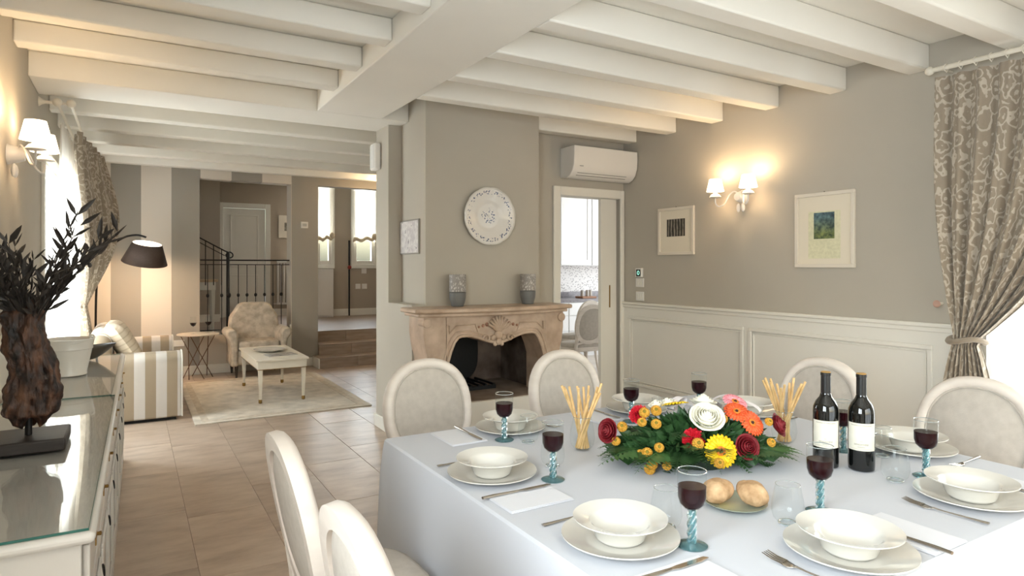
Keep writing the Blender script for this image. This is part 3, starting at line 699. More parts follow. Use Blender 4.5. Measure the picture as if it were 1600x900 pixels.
# ------------------------------------------------------------------ sideboard and what stands on it
SBZ = .765
sb = thing('sideboard', 'long pale grey lacquered sideboard along the left wall', 'sideboard', (-.075, 1.83, 0), R(-.55))
LEN = 3.62
boxes('cabinet_body', [(-.455, -.03, .03, LEN-.03, .09, SBZ-.03)], SIDEB, sb, .004)
boxes('plinth', [(-.45, -.012, .02, LEN-.02, 0, .09)], SIDEB, sb, .006)
boxes('cabinet_top', [(-.475, 0, 0, LEN, SBZ-.03, SBZ)], SIDEB, sb, .012)
boxes('end_panel_moulding', [(-.40, -.10, .018, .03, .62, .64), (-.40, -.10, .018, .03, .18, .20), (-.40, -.38, .018, .03, .2, .62), (-.12, -.10, .018, .03, .2, .62)], SIDEB, sb, .004)
ncol = 8; cw = (LEN-.1)/ncol
for k in range(ncol):
    y0 = .05+k*cw; y1 = y0+cw
    dw = boxes('drawer', [(-.03, -.014, y0+.008, y1-.008, .60, .715)], SIDEB, sb, .004)
    MB().lathe([(.012, 0), (.012, .003), (.005, .005), (.006, .014), (0, .016)], 12, T(-.014, (y0+y1)/2, .665) @ RY(pi/2)).build('escutcheon', BRASS, dw)
    MB().box(-.014, -.011, (y0+y1)/2-.007, (y0+y1)/2+.007, .635, .70).build('keyhole_plate', BRASS, dw)
    do = boxes('cabinet_door', [(-.03, -.014, y0+.008, y1-.008, .11, .59)], SIDEB, sb, .004)
    boxes('door_moulding', [(-.014, -.006, y0+.05, y1-.05, .52, .535), (-.014, -.006, y0+.05, y1-.05, .16, .175), (-.014, -.006, y0+.05, y0+.065, .175, .52), (-.014, -.006, y1-.065, y1-.05, .175, .52)], SIDEB, do, .003)
    MB().tube([(-.004, y1-.03, .5+.017*cos(a*pi/8)) if False else (-.006+.006*abs(sin(a*pi/16)), y1-.03+.017*sin(a*pi/8), .485+.017*cos(a*pi/8)) for a in range(16)], .002, 6, None, True).build('ring_pull', IRON, do)
def sheet(x0, x1, y0, y1, label):
    t = thing('glass_sheet', label, 'glass top', (-.075, 1.83, SBZ+.001), R(-.55), 'glass sheets on the sideboard')
    boxes('pane', [(x0, x1, y0, y1, 0, .006)], SHEET, t)
    e = .0012
    boxes('polished_edge', [(x0-e, x1+e, y0-e, y0, 0, .0062), (x0-e, x1+e, y1, y1+e, 0, .0062), (x1, x1+e, y0, y1, 0, .0062)], GEDGE, t)
sheet(-.46, -.015, .015, 1.87, 'clear glass sheet on the near half of the sideboard, under the olive sculpture')
sheet(-.46, -.03, 1.885, LEN-.02, 'clear glass sheet on the far half of the sideboard, under the white bucket')
GZ = SBZ+.0085
# olive-wood sculpture
os_ = thing('olive_tree_sculpture', 'gnarled brown wood trunk with dark olive branches on a flat base', 'sculpture', (-.31, 2.78, GZ))
BARK = None
N = NT('gnarled_olive_wood'); v = N.coord((22, 22, 9)); no = N.n('TexNoise'); no.inputs['Detail'].default_value = 8; no.inputs['Scale'].default_value = 1.2; N.l(v, no.inputs[0])
N.l(N.ramp(no.outputs[0], [(.35, (26, 20, 18)), (.5, (66, 42, 30)), (.66, (104, 68, 46))]), N.b.inputs['Base Color']); N.b.inputs['Roughness'].default_value = .5; N.bump(no.outputs[0], .8, .03); BARK = N.m
boxes('base_slab', [(-.155, .115, -.12, .12, 0, .042)], DARKWOOD, os_, .006)
MB().tube([(0, 0, .04), (0, 0, .11)], .011, 10).build('metal_pin', IRON, os_)
from mathutils import noise
def trunk_fn(u, v):
    a = 2*pi*u; z = .085+v*.42; rx = .072*(1-.12*v)+.012*sin(v*7); ry = .055
    n = noise.noise(Vector((cos(a)*1.6, sin(a)*1.6, v*4)))*.018+noise.noise(Vector((cos(a)*5, sin(a)*5, v*9)))*.014+noise.noise(Vector((cos(a)*12, sin(a)*12, v*16)))*.007
    end = min(1, v*14)*.6+.4 if v < .1 else (1 if v < .9 else max(.0, 1-(v-.9)*7))
    cx = .012*sin(v*5)-.01+.02*(1-v)
    return (cx+(rx+n)*cos(a)*end, (ry+n)*sin(a)*end, z+.02*sin(3*a)*(1 if v < .05 or v > .95 else 0))
MB().grid(trunk_fn, 90, 80, True).build('trunk', BARK, os_, angle=60)
LEAFD = mat('dark_olive_leaf', (52, 46, 42), .5, var=10, scale=20)
leafm = MB().add([(0, 0, 0), (.0065, .002, .022), (.004, .004, .045), (0, .006, .06), (-.004, .004, .045), (-.0065, .002, .022), (0, -.001, .025)], [(0, 1, 6), (1, 2, 6), (2, 3, 6), (3, 4, 6), (4, 5, 6), (5, 0, 6)])
lrnd = random.Random(11); first = None; leaf_me = None
for k in range(27):
    az = 2*pi*k/27*4+lrnd.random()*.5; lean = .1+.75*lrnd.random(); L = .16+.22*lrnd.random()
    p = Vector((.03*cos(az), .025*sin(az), .42+.05*lrnd.random())); d = Vector((sin(lean)*cos(az), sin(lean)*sin(az), cos(lean)))
    d.x *= .55 if d.x < 0 else 1
    pts = [p+d*L*t+Vector((max(-.3, cos(az)), sin(az), 0))*.06*t*t for t in [i/7 for i in range(8)]]
    br = MB().tube(pts, [.0035*(1-.7*i/7) for i in range(8)], 6).build('branch', LEAFD, os_)
    for i in range(1, 8):
        for s in range(2):
            dirv = (d+Vector((lrnd.uniform(-1, 1), lrnd.uniform(-1, 1), lrnd.uniform(-.3, .7)))*.9).normalized()
            if leaf_me is None:
                lo = leafm.build('leaf', LEAFD, br, smooth=False); leaf_me = lo.data
            else:
                lo = bpy.data.objects.new('leaf', leaf_me); COL.objects.link(lo); lo.parent = br
            lo.matrix_local = aim(pts[i], dirv) @ RZ(lrnd.random()*6) @ Matrix.Scale(1.0+.5*lrnd.random(), 4)
    if k % 2: MB().ball(pts[5]+Vector((.008, 0, -.008)), .007, 8, 6, (1, 1, 1.3)).build('olive', LEAFD, br)
# white bucket and dark bowl
bk = thing('metal_bucket', 'white enamelled bucket with rim bands on the sideboard', 'bucket', (-.317, 4.5, GZ), R(-20))
lathe_obj('pail', [(0, .004), (.088, 0), (.092, .003), (.093, .012), (.091, .016), (.118, .15), (.122, .152), (.122, .16), (.121, .163), (.13, .205), (.133, .206), (.133, .212), (.128, .212), (.115, .16), (.088, .012), (0, .01)], mat('white_enamel', (236, 233, 226), .2), bk, 40)
for s in (-1, 1):
    MB().lathe([(.016, -.003), (.018, 0), (.016, .003), (.007, .003), (.006, 0), (.007, -.003), (.016, -.003)], 16, T(s*.125, 0, .218) @ RX(pi/2) @ RZ(0)).build('handle_lug', MATS['white_enamel'], bk)
MB().tube([(.127*cos(a*pi/14), -.012-.11*sin(a*pi/14), .215-.03*sin(a*pi/14)) for a in range(15)], .003, 6).build('bail_handle', MATS['white_enamel'], bk)
o = MB().grid(lambda u, v: (.15*(.25+.75*v)*cos(2*pi*u)*(1+.25*v*abs(cos(2*pi*u))), .085*(.25+.75*v)*sin(2*pi*u), .004+.085*v**1.6+.02*v*v*abs(cos(2*pi*u))), 40, 8, True).build('decorative_bowl', mat('dark_grey_ceramic', (84, 78, 70), .35), None, solid=.005)
o.location = (-.27, 5.15, GZ+.003); o.rotation_euler = (0, 0, -.3); tag(o, 'dark grey boat-shaped bowl behind the white bucket', 'bowl')

# ------------------------------------------------------------------ fireplace
fp = thing('fireplace', 'carved pink-beige marble fireplace with bowed mantel on the chimney breast', 'fireplace', (2.462, 4.65, 0))
ow, oh = .44, .37
def arch(w_, z0, zt, dip, n=28):
    """opening outline from left jamb to right jamb: shoulders rise, middle dips"""
    pts = []
    for k in range(n+1):
        x = -w_+2*w_*k/n; t = abs(x)/w_
        sh = zt-(zt-z0)*max(0, (t-.72)/.28)**2.2*.9
        pts.append((x, sh-dip*(.5+.5*cos(pi*min(1, t/.62)))))
    return pts
ar = arch(.44, .62, .865, .065)
poly = [(-.44, oh)]+ar+[(.44, oh), (.60, oh), (.595, .62), (.615, .80), (.625, 1.03), (-.625, 1.03), (-.615, .80), (-.595, .62), (-.60, oh)]
# front slab as quads between opening curve and outer contour
b = MB(); 
def strip(y0, y1):
    top = [(x, 1.03) for x, z in ar]
    v = []; f = []
    for (x, z), (tx, tz) in zip(ar, top): v += [(x, y0, z), (tx*1.0, y0, tz), (x, y1, z), (tx, y1, tz)]
    for k in range(len(ar)-1):
        a = 4*k; c = a+4; f += [(a, c, c+1, a+1), (a+2, a+3, c+3, c+2), (a, a+2, c+2, c), (a+1, c+1, c+3, a+3)]
    b.add(v, f)
strip(-.29, -.02)
b.build('frieze', MARBLE, fp, angle=40)
for s in (-1, 1):
    prof = [(.44, oh), (.585, oh), (.585, .52), (.575, .60), (.585, .70), (.61, .80), (.625, .90), (.625, 1.03), (.44, 1.03)]
    MB().prism([(s*x, z) for x, z in prof], -.29, -.001).build('jamb', MARBLE, fp, bevel=.006)
    boxes('jamb_band', [(min(s*.45, s*.60), max(s*.45, s*.60), -.30, -.002, .58, .60), (min(s*.45, s*.595), max(s*.45, s*.595), -.30, -.002, oh, .43)], MARBLE, fp, .004)
    MB().lathe([(.001, -.055), (.035, -.055), (.035, .055), (.001, .055)], 18, T(s*.60, -.25, .985) @ RX(pi/2), True).build('console_scroll', MARBLE, fp, bevel=.004)
    sp = []
    for k in range(26):
        a = k/25*2.3*pi; r_ = .034*(1-k/30); sp.append((s*(.105+r_*cos(a)), -.302, .845+r_*sin(a)))
    MB().tube(sp, .009, 6).build('volute', MARBLE, fp)
    MB().tube([(s*.42, -.294, .96), (s*.42, -.294, .90), (s*.36, -.294, .955), (s*.2, -.294, .96), (s*.17, -.294, .88)], .006, 6).build('carved_line', MARBLE, fp)
    for k in range(3): MB().ball((s*(.10+.035*k), -.296, .955-.008*k), .016-.003*k, 10, 6, (1, .6, 1)).build('carved_leaf', mat('rust_veined_marble', (160, 116, 92), .5, var=14, scale=30), fp)
MB().tube([(x*1.0, -.292, z+.012) for x, z in ar], .013, 8).build('opening_bead', MARBLE, fp)
MB().tube([(x*1.06, -.290, z+.045) for x, z in arch(.44, .62, .865, .06)], .008, 8).build('opening_bead', MARBLE, fp)
for k in range(9):                                               # shell of radiating lobes
    a = R(-60+15*k); L = .12
    MB().tube([(0.02*sin(a), -.30, .90), (.5*L*sin(a), -.318, .90+.55*L*cos(a)), (L*sin(a)*.95, -.312, .90+L*cos(a))], [.007, .012, .009], 7).build('shell_lobe', MARBLE, fp)
for x, z, r_ in ((0, .87, .035), (-.045, .85, .024), (.045, .85, .024), (0, .815, .026), (-.03, .80, .018), (.03, .80, .018)):
    MB().ball((x, -.30, z), r_, 12, 8, (1, .5, 1)).build('shell_leaf', MARBLE, fp)
# bowed mantel shelf
def shelf(n=30):
    fr = []
    for k in range(n+1):
        x = -.70+1.40*k/n; t = abs(x)/.70
        y = -.37-.05*cos(pi*t*.9)*(1 if t < 1 else 0)+(.05*((t-.86)/.14)**2 if t > .86 else 0); fr.append((x, y))
    return fr+[(.70, 0), (-.70, 0)]
shp = shelf()
MB().prism(shp, 1.055, 1.09, plane='XY').build('mantel_shelf', MARBLE, fp, bevel=.012)
MB().prism([(x*.95, y*.93) for x, y in shp], 1.028, 1.056, plane='XY').build('shelf_moulding', MARBLE, fp, bevel=.008)
boxes('hearth_plinth', [(-.59, .57, -.30, -.001, 0, oh-.004)], WHITE, fp, .004)
SOOT = mat('sooty_firebrick', (92, 76, 66), .9, var=34, scale=5, bump=.2); BLK = mat('cast_iron_black', (22, 22, 23), .55, .3, bump=.3, bscale=24)
boxes('hearth_slab', [(-.40, .50, -.28, .54, oh-.004, oh)], mat('hearth_stone', (150, 132, 116), .7, var=22, scale=6), fp)
boxes('firebox_lining', [(-.405, -.40, -.02, .54, oh, .94), (.495, .5, -.02, .54, oh, .94), (-.40, .495, .535, .54, oh, .94), (-.40, .495, -.02, .54, .935, .94)], SOOT, fp)
MB().prism([(x*.24, z*.26+.64) for x, z in oval(1, 1, 32, 3)], .50, .53).build('fireback', BLK, fp, bevel=.006)
boxes('fire_grate', [(-.25+.07*k, -.235+.07*k, .1, .45, oh+.03, oh+.045) for k in range(7)]+[(-.26, .2, .1, .115, oh, oh+.03), (-.26, .2, .43, .445, oh, oh+.03)], BLK, fp)
# vases
def vase(loc, label):
    t = thing('ceramic_vase', label, 'vase', loc, 0, 'two-tone vases on the mantel')
    b = MB(); prof = [(.001, 0), (.045, 0), (.05, .006)]
    for k in range(9): z = .012+k*.0115; r_ = .05+.0145*sin(min(1, k/6)*pi/2); prof += [(r_, z), (r_+.0015, z+.006)]
    b.lathe(prof, 36).build('ribbed_base', mat('slate_grey_glaze', (112, 112, 110), .6), t)
    N = MATS.get('speckled_ceramic')
    if not N:
        q = NT('speckled_ceramic'); vo = q.n('TexVoronoi'); vo.inputs['Scale'].default_value = 90; q.l(q.coord((1, 1, .5)), vo.inputs['Vector'])
        q.l(q.ramp(vo.outputs['Distance'], [(.25, (206, 200, 194)), (.45, (150, 144, 138))]), q.b.inputs['Base Color']); q.b.inputs['Roughness'].default_value = .6; MATS['speckled_ceramic'] = q.m; q.bump(vo.outputs['Distance'], .5, .004); N = q.m
    lathe_obj('speckled_body', [(.0655, .114), (.066, .125), (.066, .24), (.064, .25), (.060, .25), (.058, .2), (.055, .12)], N, t)
    return t
vase((2.195, 4.53, 1.091), 'speckled grey vase on the left of the mantel')
vase((2.845, 4.53, 1.091), 'speckled grey vase on the right of the mantel')
# decorative plate
wp = thing('wall_plate', 'scalloped white faience plate with blue ornament on the chimney breast', 'plate', (2.53, 4.645, 1.817))
N = NT('painted_faience'); v = N.coord(); s_ = N.n('SeparateXYZ'); N.l(v, s_.inputs[0]); cx = N.n('CombineXYZ'); N.l(s_.outputs[0], cx.inputs[0]); N.l(s_.outputs[2], cx.inputs[1])
ln = N.n('VectorMath', operation='LENGTH'); N.l(cx.outputs[0], ln.inputs[0])
vo = N.n('TexVoronoi'); vo.inputs['Scale'].default_value = 62; N.l(cx.outputs[0], vo.inputs['Vector'])
ring = N.ramp(ln.outputs[1], [(0, (0, 0, 0)), (.178, (0, 0, 0)), (.186, (255, 255, 255)), (.208, (255, 255, 255)), (.213, (0, 0, 0))])
cen = N.ramp(ln.outputs[1], [(0, (255, 255, 255)), (.055, (255, 255, 255)), (.075, (0, 0, 0))])
sp = N.ramp(vo.outputs['Distance'], [(.30, (255, 255, 255)), (.42, (0, 0, 0))])
ad = N.n('Math', operation='MAXIMUM'); N.l(ring, ad.inputs[0]); N.l(cen, ad.inputs[1]); mu = N.n('Math', operation='MULTIPLY'); N.l(ad.outputs[0], mu.inputs[0]); N.l(sp, mu.inputs[1])
N.l(N.ramp(mu.outputs[0], [(0, (226, 222, 216)), (.8, (84, 96, 124))]), N.b.inputs['Base Color']); N.b.inputs['Roughness'].default_value = .15
def plate_fn(u, v):
    a = 2*pi*u; r_ = v*.228*(1+(.022*abs(sin(6*a))**.6 if v > .55 else 0)); y = -.012-.028*max(0, (v-.5)/.5)**1.2+(.008 if v < .5 else 0)
    return (r_*cos(a), y, r_*sin(a))
MB().grid(plate_fn, 96, 16, True).build('plate_body', N.m, wp, solid=.004, angle=60)
MB().tube([(.231*(1+.022*abs(sin(6*a*pi/48))**.6)*cos(a*pi/48), -.04, .231*(1+.022*abs(sin(6*a*pi/48))**.6)*sin(a*pi/48)) for a in range(96)], .004, 6, None, True).build('rim', CHINA, wp)
# framed things
def art_mat(name, kind):
    q = NT(name); v = q.coord(); no = q.n('TexNoise'); no.inputs['Detail'].default_value = 8
    if kind == 'arcade':
        w_ = q.n('TexWave'); w_.inputs['Scale'].default_value = 9; w_.inputs['Distortion'].default_value = 1.5; w_.bands_direction = 'Y'; q.l(v, w_.inputs[0]); no.inputs['Scale'].default_value = 30; q.l(v, no.inputs[0])
        mm = q.n('Math', operation='MULTIPLY'); q.l(w_.outputs['Fac'], mm.inputs[0]); q.l(no.outputs[0], mm.inputs[1]); q.l(q.ramp(mm.outputs[0], [(.15, (48, 44, 38)), (.5, (150, 142, 128))]), q.b.inputs['Base Color'])
    elif kind == 'garden':
        no.inputs['Scale'].default_value = 34; q.l(v, no.inputs[0]); se = q.n('SeparateXYZ'); q.l(v, se.inputs[0]); mr = q.n('MapRange'); mr.inputs['From Min'].default_value = -.06; mr.inputs['From Max'].default_value = .06; q.l(se.outputs[2], mr.inputs[0])
        mx = q.n('Mix', data_type='RGBA'); q.l(mr.outputs[0], mx.inputs[0]); q.l(q.ramp(no.outputs[0], [(.35, (46, 66, 40)), (.65, (136, 146, 78))]), mx.inputs[6]); q.l(q.ramp(no.outputs[0], [(.35, (38, 62, 70)), (.65, (96, 128, 132))]), mx.inputs[7]); q.l(mx.outputs[2], q.b.inputs['Base Color'])
    else:
        no.inputs['Scale'].default_value = 22; q.l(v, no.inputs[0]); q.l(q.ramp(no.outputs[0], [(.40, (196, 190, 190)), (.62, (226, 222, 218)), (.68, (120, 116, 120))]), q.b.inputs['Base Color'])
    return q.m
MATB = mat('picture_mat_board', (232, 222, 202), .8); FRM = mat('cream_picture_frame', (226, 216, 200), .5)
def picture(label, loc, w_, h_, art, aw, ah, dz=0, tint=None):
    t = thing('framed_picture', label, 'picture', loc)
    f = .026
    boxes('frame', [(-.022, 0, -w_/2, w_/2, h_/2-f, h_/2), (-.022, 0, -w_/2, w_/2, -h_/2, -h_/2+f), (-.022, 0, -w_/2, -w_/2+f, -h_/2+f, h_/2-f), (-.022, 0, w_/2-f, w_/2, -h_/2+f, h_/2-f)], FRM, t, .003)
    boxes('mat_board', [(-.010, -.002, -w_/2+f, w_/2-f, -h_/2+f, h_/2-f)], MATB, t)
    if tint: boxes('print_border', [(-.0106, -.0098, -aw*.78, aw*.78, dz-ah*1.25, dz+ah*.55)], tint, t)
    o = boxes('print', [(-.0115, -.0105, -aw/2, aw/2, -ah/2, ah/2)], art, t); o.location = (0, 0, dz)
    MB().tube([(-.008, 0, h_/2), (-.008, 0, h_/2+.006)], .004, 8).build('hook', IRON, t)
picture('small cream framed photograph of an arcade, left of the wall lamp', (XR-.001, 4.165, 1.72), .435, .425, art_mat('arcade_print', 'arcade'), .22, .155, .03)
picture('larger cream framed picture with a small green garden print, right of the wall lamp', (XR-.001, 2.742, 1.66), .45, .53, art_mat('garden_print', 'garden'), .155, .185, .03, mat('pale_green_paper', (222, 218, 184), .8, var=8, scale=60))
q = thing('framed_notice', 'thin-framed white sketch hanging in the niche beside the fireplace', 'picture', (1.9755, 4.965, 1.645))
boxes('frame', [(-.014, 0, -.205, .205, -.14, .14)], mat('grey_thin_frame', (150, 146, 138), .4), q, .002); boxes('sheet', [(-.0155, -.014, -.195, .195, -.13, .13)], art_mat('sketch_print', 'sketch'), q)
# wall devices
def device(name, label, cat, x, y, z, w_, h_, th, extra=None):
    t = thing(name, label, cat, (x, y, z)); boxes('cover', [(-th, 0, -w_/2, w_/2, -h_/2, h_/2)], PLASTIC, t, .003)
    if extra: extra(t, th)
    return t
def scr(t, th):
    boxes('screen', [(-th-.001, -th, -.03, .03, -.035, .03)], mat('dark_display', (18, 40, 34), .2), t)
    MB().tube([(-th-.0015, .013*cos(a*pi/8), -.002+.018*sin(a*pi/8)) for a in range(16)], .003, 6, None, True).build('display_ring', emis('display_glow', (150, 220, 200), .8), t)
device('thermostat', 'small thermostat with dark green lit display by the kitchen door', 'thermostat', XR-.001, 4.64, 1.345, .085, .085, .025, scr)
def keys(t, th):
    for k in (-1, 0, 1): boxes('rocker', [(-th-.003, -th, k*.026-.011, k*.026+.011, -.024, .024)], WHITE, t, .001)
device('light_switch', 'white light switch plate directly under the thermostat', 'switch', XR-.001, 4.64, 1.25, .11, .085, .009, keys)
device('light_switch', 'white switch plate just above the wainscot rail', 'switch', XR-.001, 4.64, 1.12, .11, .085, .009, keys)
t = thing('wall_speaker', 'white box speaker high on the grey pier', 'speaker', (1.861, 5.42, 2.36))
boxes('case', [(-.06, 0, -.065, .065, -.115, .115)], PLASTIC, t, .014); boxes('front_grille', [(-.063, -.06, -.05, .05, -.1, .1)], mat('speaker_grille', (214, 212, 208), .7), t, .006)
# air conditioner
ac = thing('air_conditioner', 'white wall air conditioner above the kitchen doorway', 'air conditioner', (3.80, YB-.001, 2.215))
pr_ = [(0, .01), (-.10, 0), (-.15, .02), (-.19, .06), (-.215, .12), (-.222, .20), (-.22, .285), (0, .285)]
MB().prism([(y, z) for y, z in pr_], -.375, .375, plane='YZ').build('case', PLASTIC, ac, bevel=.006)
boxes('air_slot', [(-.31, .27, -.178, -.172, .043, .047), (-.31, .27, -.158, -.150, .022, .026)], mat('dark_slot', (120, 116, 110), .6), ac)
boxes('badge', [(-.31, -.27, -.2175, -.214, .10, .106)], mat('badge_grey', (150, 150, 150), .4), ac)

# ------------------------------------------------------------------ wall lamps
def sconce(loc, rz, label, spread, power):
    t = thing('wall_sconce', label, 'wall lamp', loc, rz, 'two-arm wall lamps')      # local +x points into the room
    MB().lathe([(.055, 0), (.05, .02), (.04, .05), (.03, .075), (.001, .08)], 20, RY(pi/2)).build('wall_mount', PLASTIC, t)
    for s in (-1, 1): MB().ball((.03, s*.022, -.085), .03, 12, 8, (.45, .6, 1.2)).build('petal_drop', PLASTIC, t)
    for s in (-1, 1):
        pts = [(.05, s*.01, .03), (.06, s*.04, .05), (.08, s*.07, .02), (.11, s*(spread-.07), -.06), (.135, s*(spread-.025), -.075), (.14, s*spread, -.045), (.14, s*spread, .0)]
        sm = []
        for k in range(len(pts)-1):
            for j in range(4): sm.append(Vector(pts[k]).lerp(Vector(pts[k+1]), j/4))
        for _ in range(2): sm = [sm[0]]+[(sm[i-1]+sm[i]*2+sm[i+1])/4 for i in range(1, len(sm)-1)]+[sm[-1]]
        sm.append(Vector(pts[-1])); MB().tube(sm, .0055, 8).build('arm', PLASTIC, t)
        M = T(.14, s*spread, 0)
        cup = lathe_obj('cup', [(0, 0), (.03, .0), (.047, .006), (.044, .012), (.03, .028), (.016, .034), (.016, .05), (0, .05)], PLASTIC, t, 24, M=M)
        MB().lathe([(.068, .052), (.046, .15)], 28, M).build('lamp_shade', SHADE, t, solid=.002)
        point('bulb', (.14, s*spread, .15), power, parent=t, r=.025)
sconce((XR-.001, 3.44, 1.955), pi, 'white two-arm wall lamp with lit shades between the framed pictures', .16, 2.6)
sconce((XL+.001, 4.22, 1.99), 0, 'white two-arm wall lamp with lit shades on the left wall', .2, 2.6)
ls = thing('ceiling_spot', 'small warm spotlight tucked beside the last joist behind the pier', 'spotlight', (3.1, 8.7, 2.62))
MB().lathe([(0, .02), (.03, .02), (.035, -.03), (.03, -.03), (.02, 0), (0, 0)], 16).build('housing', PLASTIC, ls)
point('bulb', (0, 0, -.05), 9, parent=ls)

# ------------------------------------------------------------------ curtains
def drape(name, m, label, top, tie, hem, y0, y1, x, n, amp, tie_y, tie_w, hem_y, hem_w, tie_x, bulge=0, fan=0, group=None, nu=120, nv=46):
    """cloth hung along a rod parallel to the y axis; gathered at z=tie (tie=None: hangs straight)"""
    def fn(u, v):
        z = top+(hem-top)*v
        c0, w0 = (y0+y1)/2, (y1-y0)
        if tie is None: c, w_, xx, am = c0, w0, x, amp*(.5+.5*min(1, v*4))
        else:
            vt = (top-tie)/(top-hem)
            if v < vt:
                t = v/vt; e = t**2.2; c = c0+(tie_y-c0)*e; w_ = w0+(tie_w-w0)*e
                xx = x+(tie_x-x)*t**3+bulge*sin(pi*t)**1.5+fan*(u-.45)*(1-t**2.5)*(.6+.8*sin(pi*t)); am = amp*(.6+.4*t)*(1-.55*t**4)
            else:
                t = (v-vt)/(1-vt); e = min(1, t*1.6)**.7; c = tie_y+(hem_y-tie_y)*e; w_ = tie_w+(hem_w-tie_w)*e; xx = tie_x+(x-tie_x)*e*.5; am = amp*(.45+.5*e)
        f = sin(2*pi*n*u+.7*sin(5*u))+.35*sin(2*pi*n*2.3*u+v*2)
        return (xx+am*f, c+(u-.5)*w_+.15*am*cos(2*pi*n*u), z)
    b = MB(); b.grid(fn, nu, nv)
    wd, ht = (y1-y0)*1.9, abs(top-hem)
    return b, (lambda i: ((i % nu)/(nu-1)*wd, (i//nu)/(nv-1)*ht))
def curtain(name, m, label, **k):
    t = thing(name, label, 'curtain'); b, uv = drape(name, m, label, **k); b.build('cloth', m, t, angle=80, uvgrid=uv); return t
ROD = mat('cream_rod_paint', (222, 214, 198), .45)
# right window
c = curtain('patterned_drape', DAMASK, 'scroll-patterned beige drape tied back at the right window', top=2.50, tie=.98, hem=.02, y0=.98, y1=1.94, x=4.03, n=9, amp=.032, tie_y=1.80, tie_w=.11, hem_y=1.78, hem_w=.34, tie_x=4.06, bulge=-.03)
MB().tube([(4.06+.07*cos(a*pi/10), 1.80+.085*sin(a*pi/10), .985+.012*sin(a*pi/5)) for a in range(20)], .02, 8, None, True, .8).build('tieback_band', DAMASK, c)
curtain('sheer_curtain', SHEER, 'white sheer curtain across the right glazed door', top=2.50, tie=None, hem=.02, y0=.2, y1=1.72, x=4.12, n=16, amp=.018, tie_y=0, tie_w=0, hem_y=0, hem_w=0, tie_x=0)
rd = thing('curtain_rod', 'cream curtain rod with rings above the right window', 'curtain rod', (4.05, 0, 2.555))
MB().tube([(0, -.1, 0), (0, 1.97, 0)], .014, 12).build('rod', ROD, rd); MB().ball((0, 1.99, 0), .026).build('finial', ROD, rd)
MB().tube([(.13, 1.93, 0), (0, 1.93, 0)], .009, 8).build('bracket', ROD, rd)
for k in range(13): MB().tube([(.024*cos(a*pi/8), 1.90-k*.075+.004*sin(a), -.006+.024*sin(a*pi/8)) for a in range(16)], .003, 6, None, True).build('ring', ROD, rd)
hk = thing('tieback_hook', 'wooden curtain holdback knob on the right wall', 'hook', (XR-.001, 1.985, 1.18))
MB().tube([(0, 0, 0), (-.06, 0, 0)], .008, 8).build('stem', ROD, hk); MB().lathe([(0, 0), (.02, .002), (.022, .008), (.016, .016), (0, .018)], 14, T(-.058, 0, 0) @ RY(-pi/2)).build('knob', mat('pinkish_wood', (196, 158, 140), .5), hk)
# left window
c = curtain('patterned_drape', DAMASK, 'scroll-patterned drape tied back at the left window', top=2.50, tie=1.0, hem=.02, y0=6.25, y1=7.7, x=-.33, n=6, amp=.055, tie_y=7.72, tie_w=.16, hem_y=7.7, hem_w=.36, tie_x=-.42, bulge=.08, fan=.19)
MB().tube([(-.47+.07*cos(a*pi/10), 7.72+.1*sin(a*pi/10), 1.0) for a in range(20)], .02, 8, None, True, .8).build('tieback_band', DAMASK, c)
curtain('sheer_curtain', SHEER, 'white sheer curtain hanging at the left window', top=2.50, tie=None, hem=.02, y0=5.95, y1=7.85, x=-.46, n=18, amp=.022, tie_y=0, tie_w=0, hem_y=0, hem_w=0, tie_x=0)
rd = thing('curtain_rod', 'double cream curtain rod with ball ends above the left window', 'curtain rod', (0, 0, 2.555))
for x in (-.45, -.37):
    MB().tube([(x, 5.5, 0), (x, 8.1, 0)], .011, 10).build('rod', ROD, rd); MB().ball((x, 5.49, 0), .03).build('ball_finial', ROD, rd)
MB().tube([(XL+.001, 5.52, 0), (-.37, 5.52, 0)], [.014, .009], 8).build('bracket', ROD, rd); MB().lathe([(.035, 0), (.02, .02), (.012, .04)], 14, T(XL+.001, 5.52, 0) @ RY(pi/2)).build('bracket_base', ROD, rd)

# ------------------------------------------------------------------ living area
def rounded(name, x0, x1, y0, y1, z0, z1, m, p, r=.05, seg=4):
    o = bx(name, x0, x1, y0, y1, z0, z1, m, p); md = o.modifiers.new('bevel', 'BEVEL'); md.width = r; md.segments = seg
    o.data.shade_smooth(); return o
so = thing('sofa', 'small striped slipcovered sofa under the left window', 'sofa', (-.05, 7.48, 0))
rounded('base', -.27, .43, -.68, .68, .04, .30, SOFA_X, so, .03)
rounded('seat_cushion', -.14, .45, -.66, .66, .29, .45, SOFA_Y, so, .06)
rounded('backrest', -.30, -.10, -.85, .85, .1, .80, SOFA_Y, so, .09)
for s in (-1, 1):
    y0, y1 = (-.88, -.66) if s < 0 else (.66, .88)
    pr_ = [(y0, .03), (y0+.0, .42), (y0-.015, .50), (y0, .57), (y0+.05, .62), (y1-.05, .62), (y1, .57), (y1+.01, .5), (y1-.02, .42), (y1-.02, .03)]
    MB().prism(pr_, -.29, .445, plane='YZ').build('arm', SOFA_X, so, bevel=.015)
    MB().tube([(.448, y, z) for y, z in pr_], .007, 6).build('arm_piping', mat('pale_piping', (220, 214, 204), .8), so)
boxes('painted_shadow_board', [(-.27, .40, -.84, .84, 0, .035)], mat('sofa_shadow_paint', (30, 28, 27), .8), so)  # dark board stands in for the shadow beneath the sofa
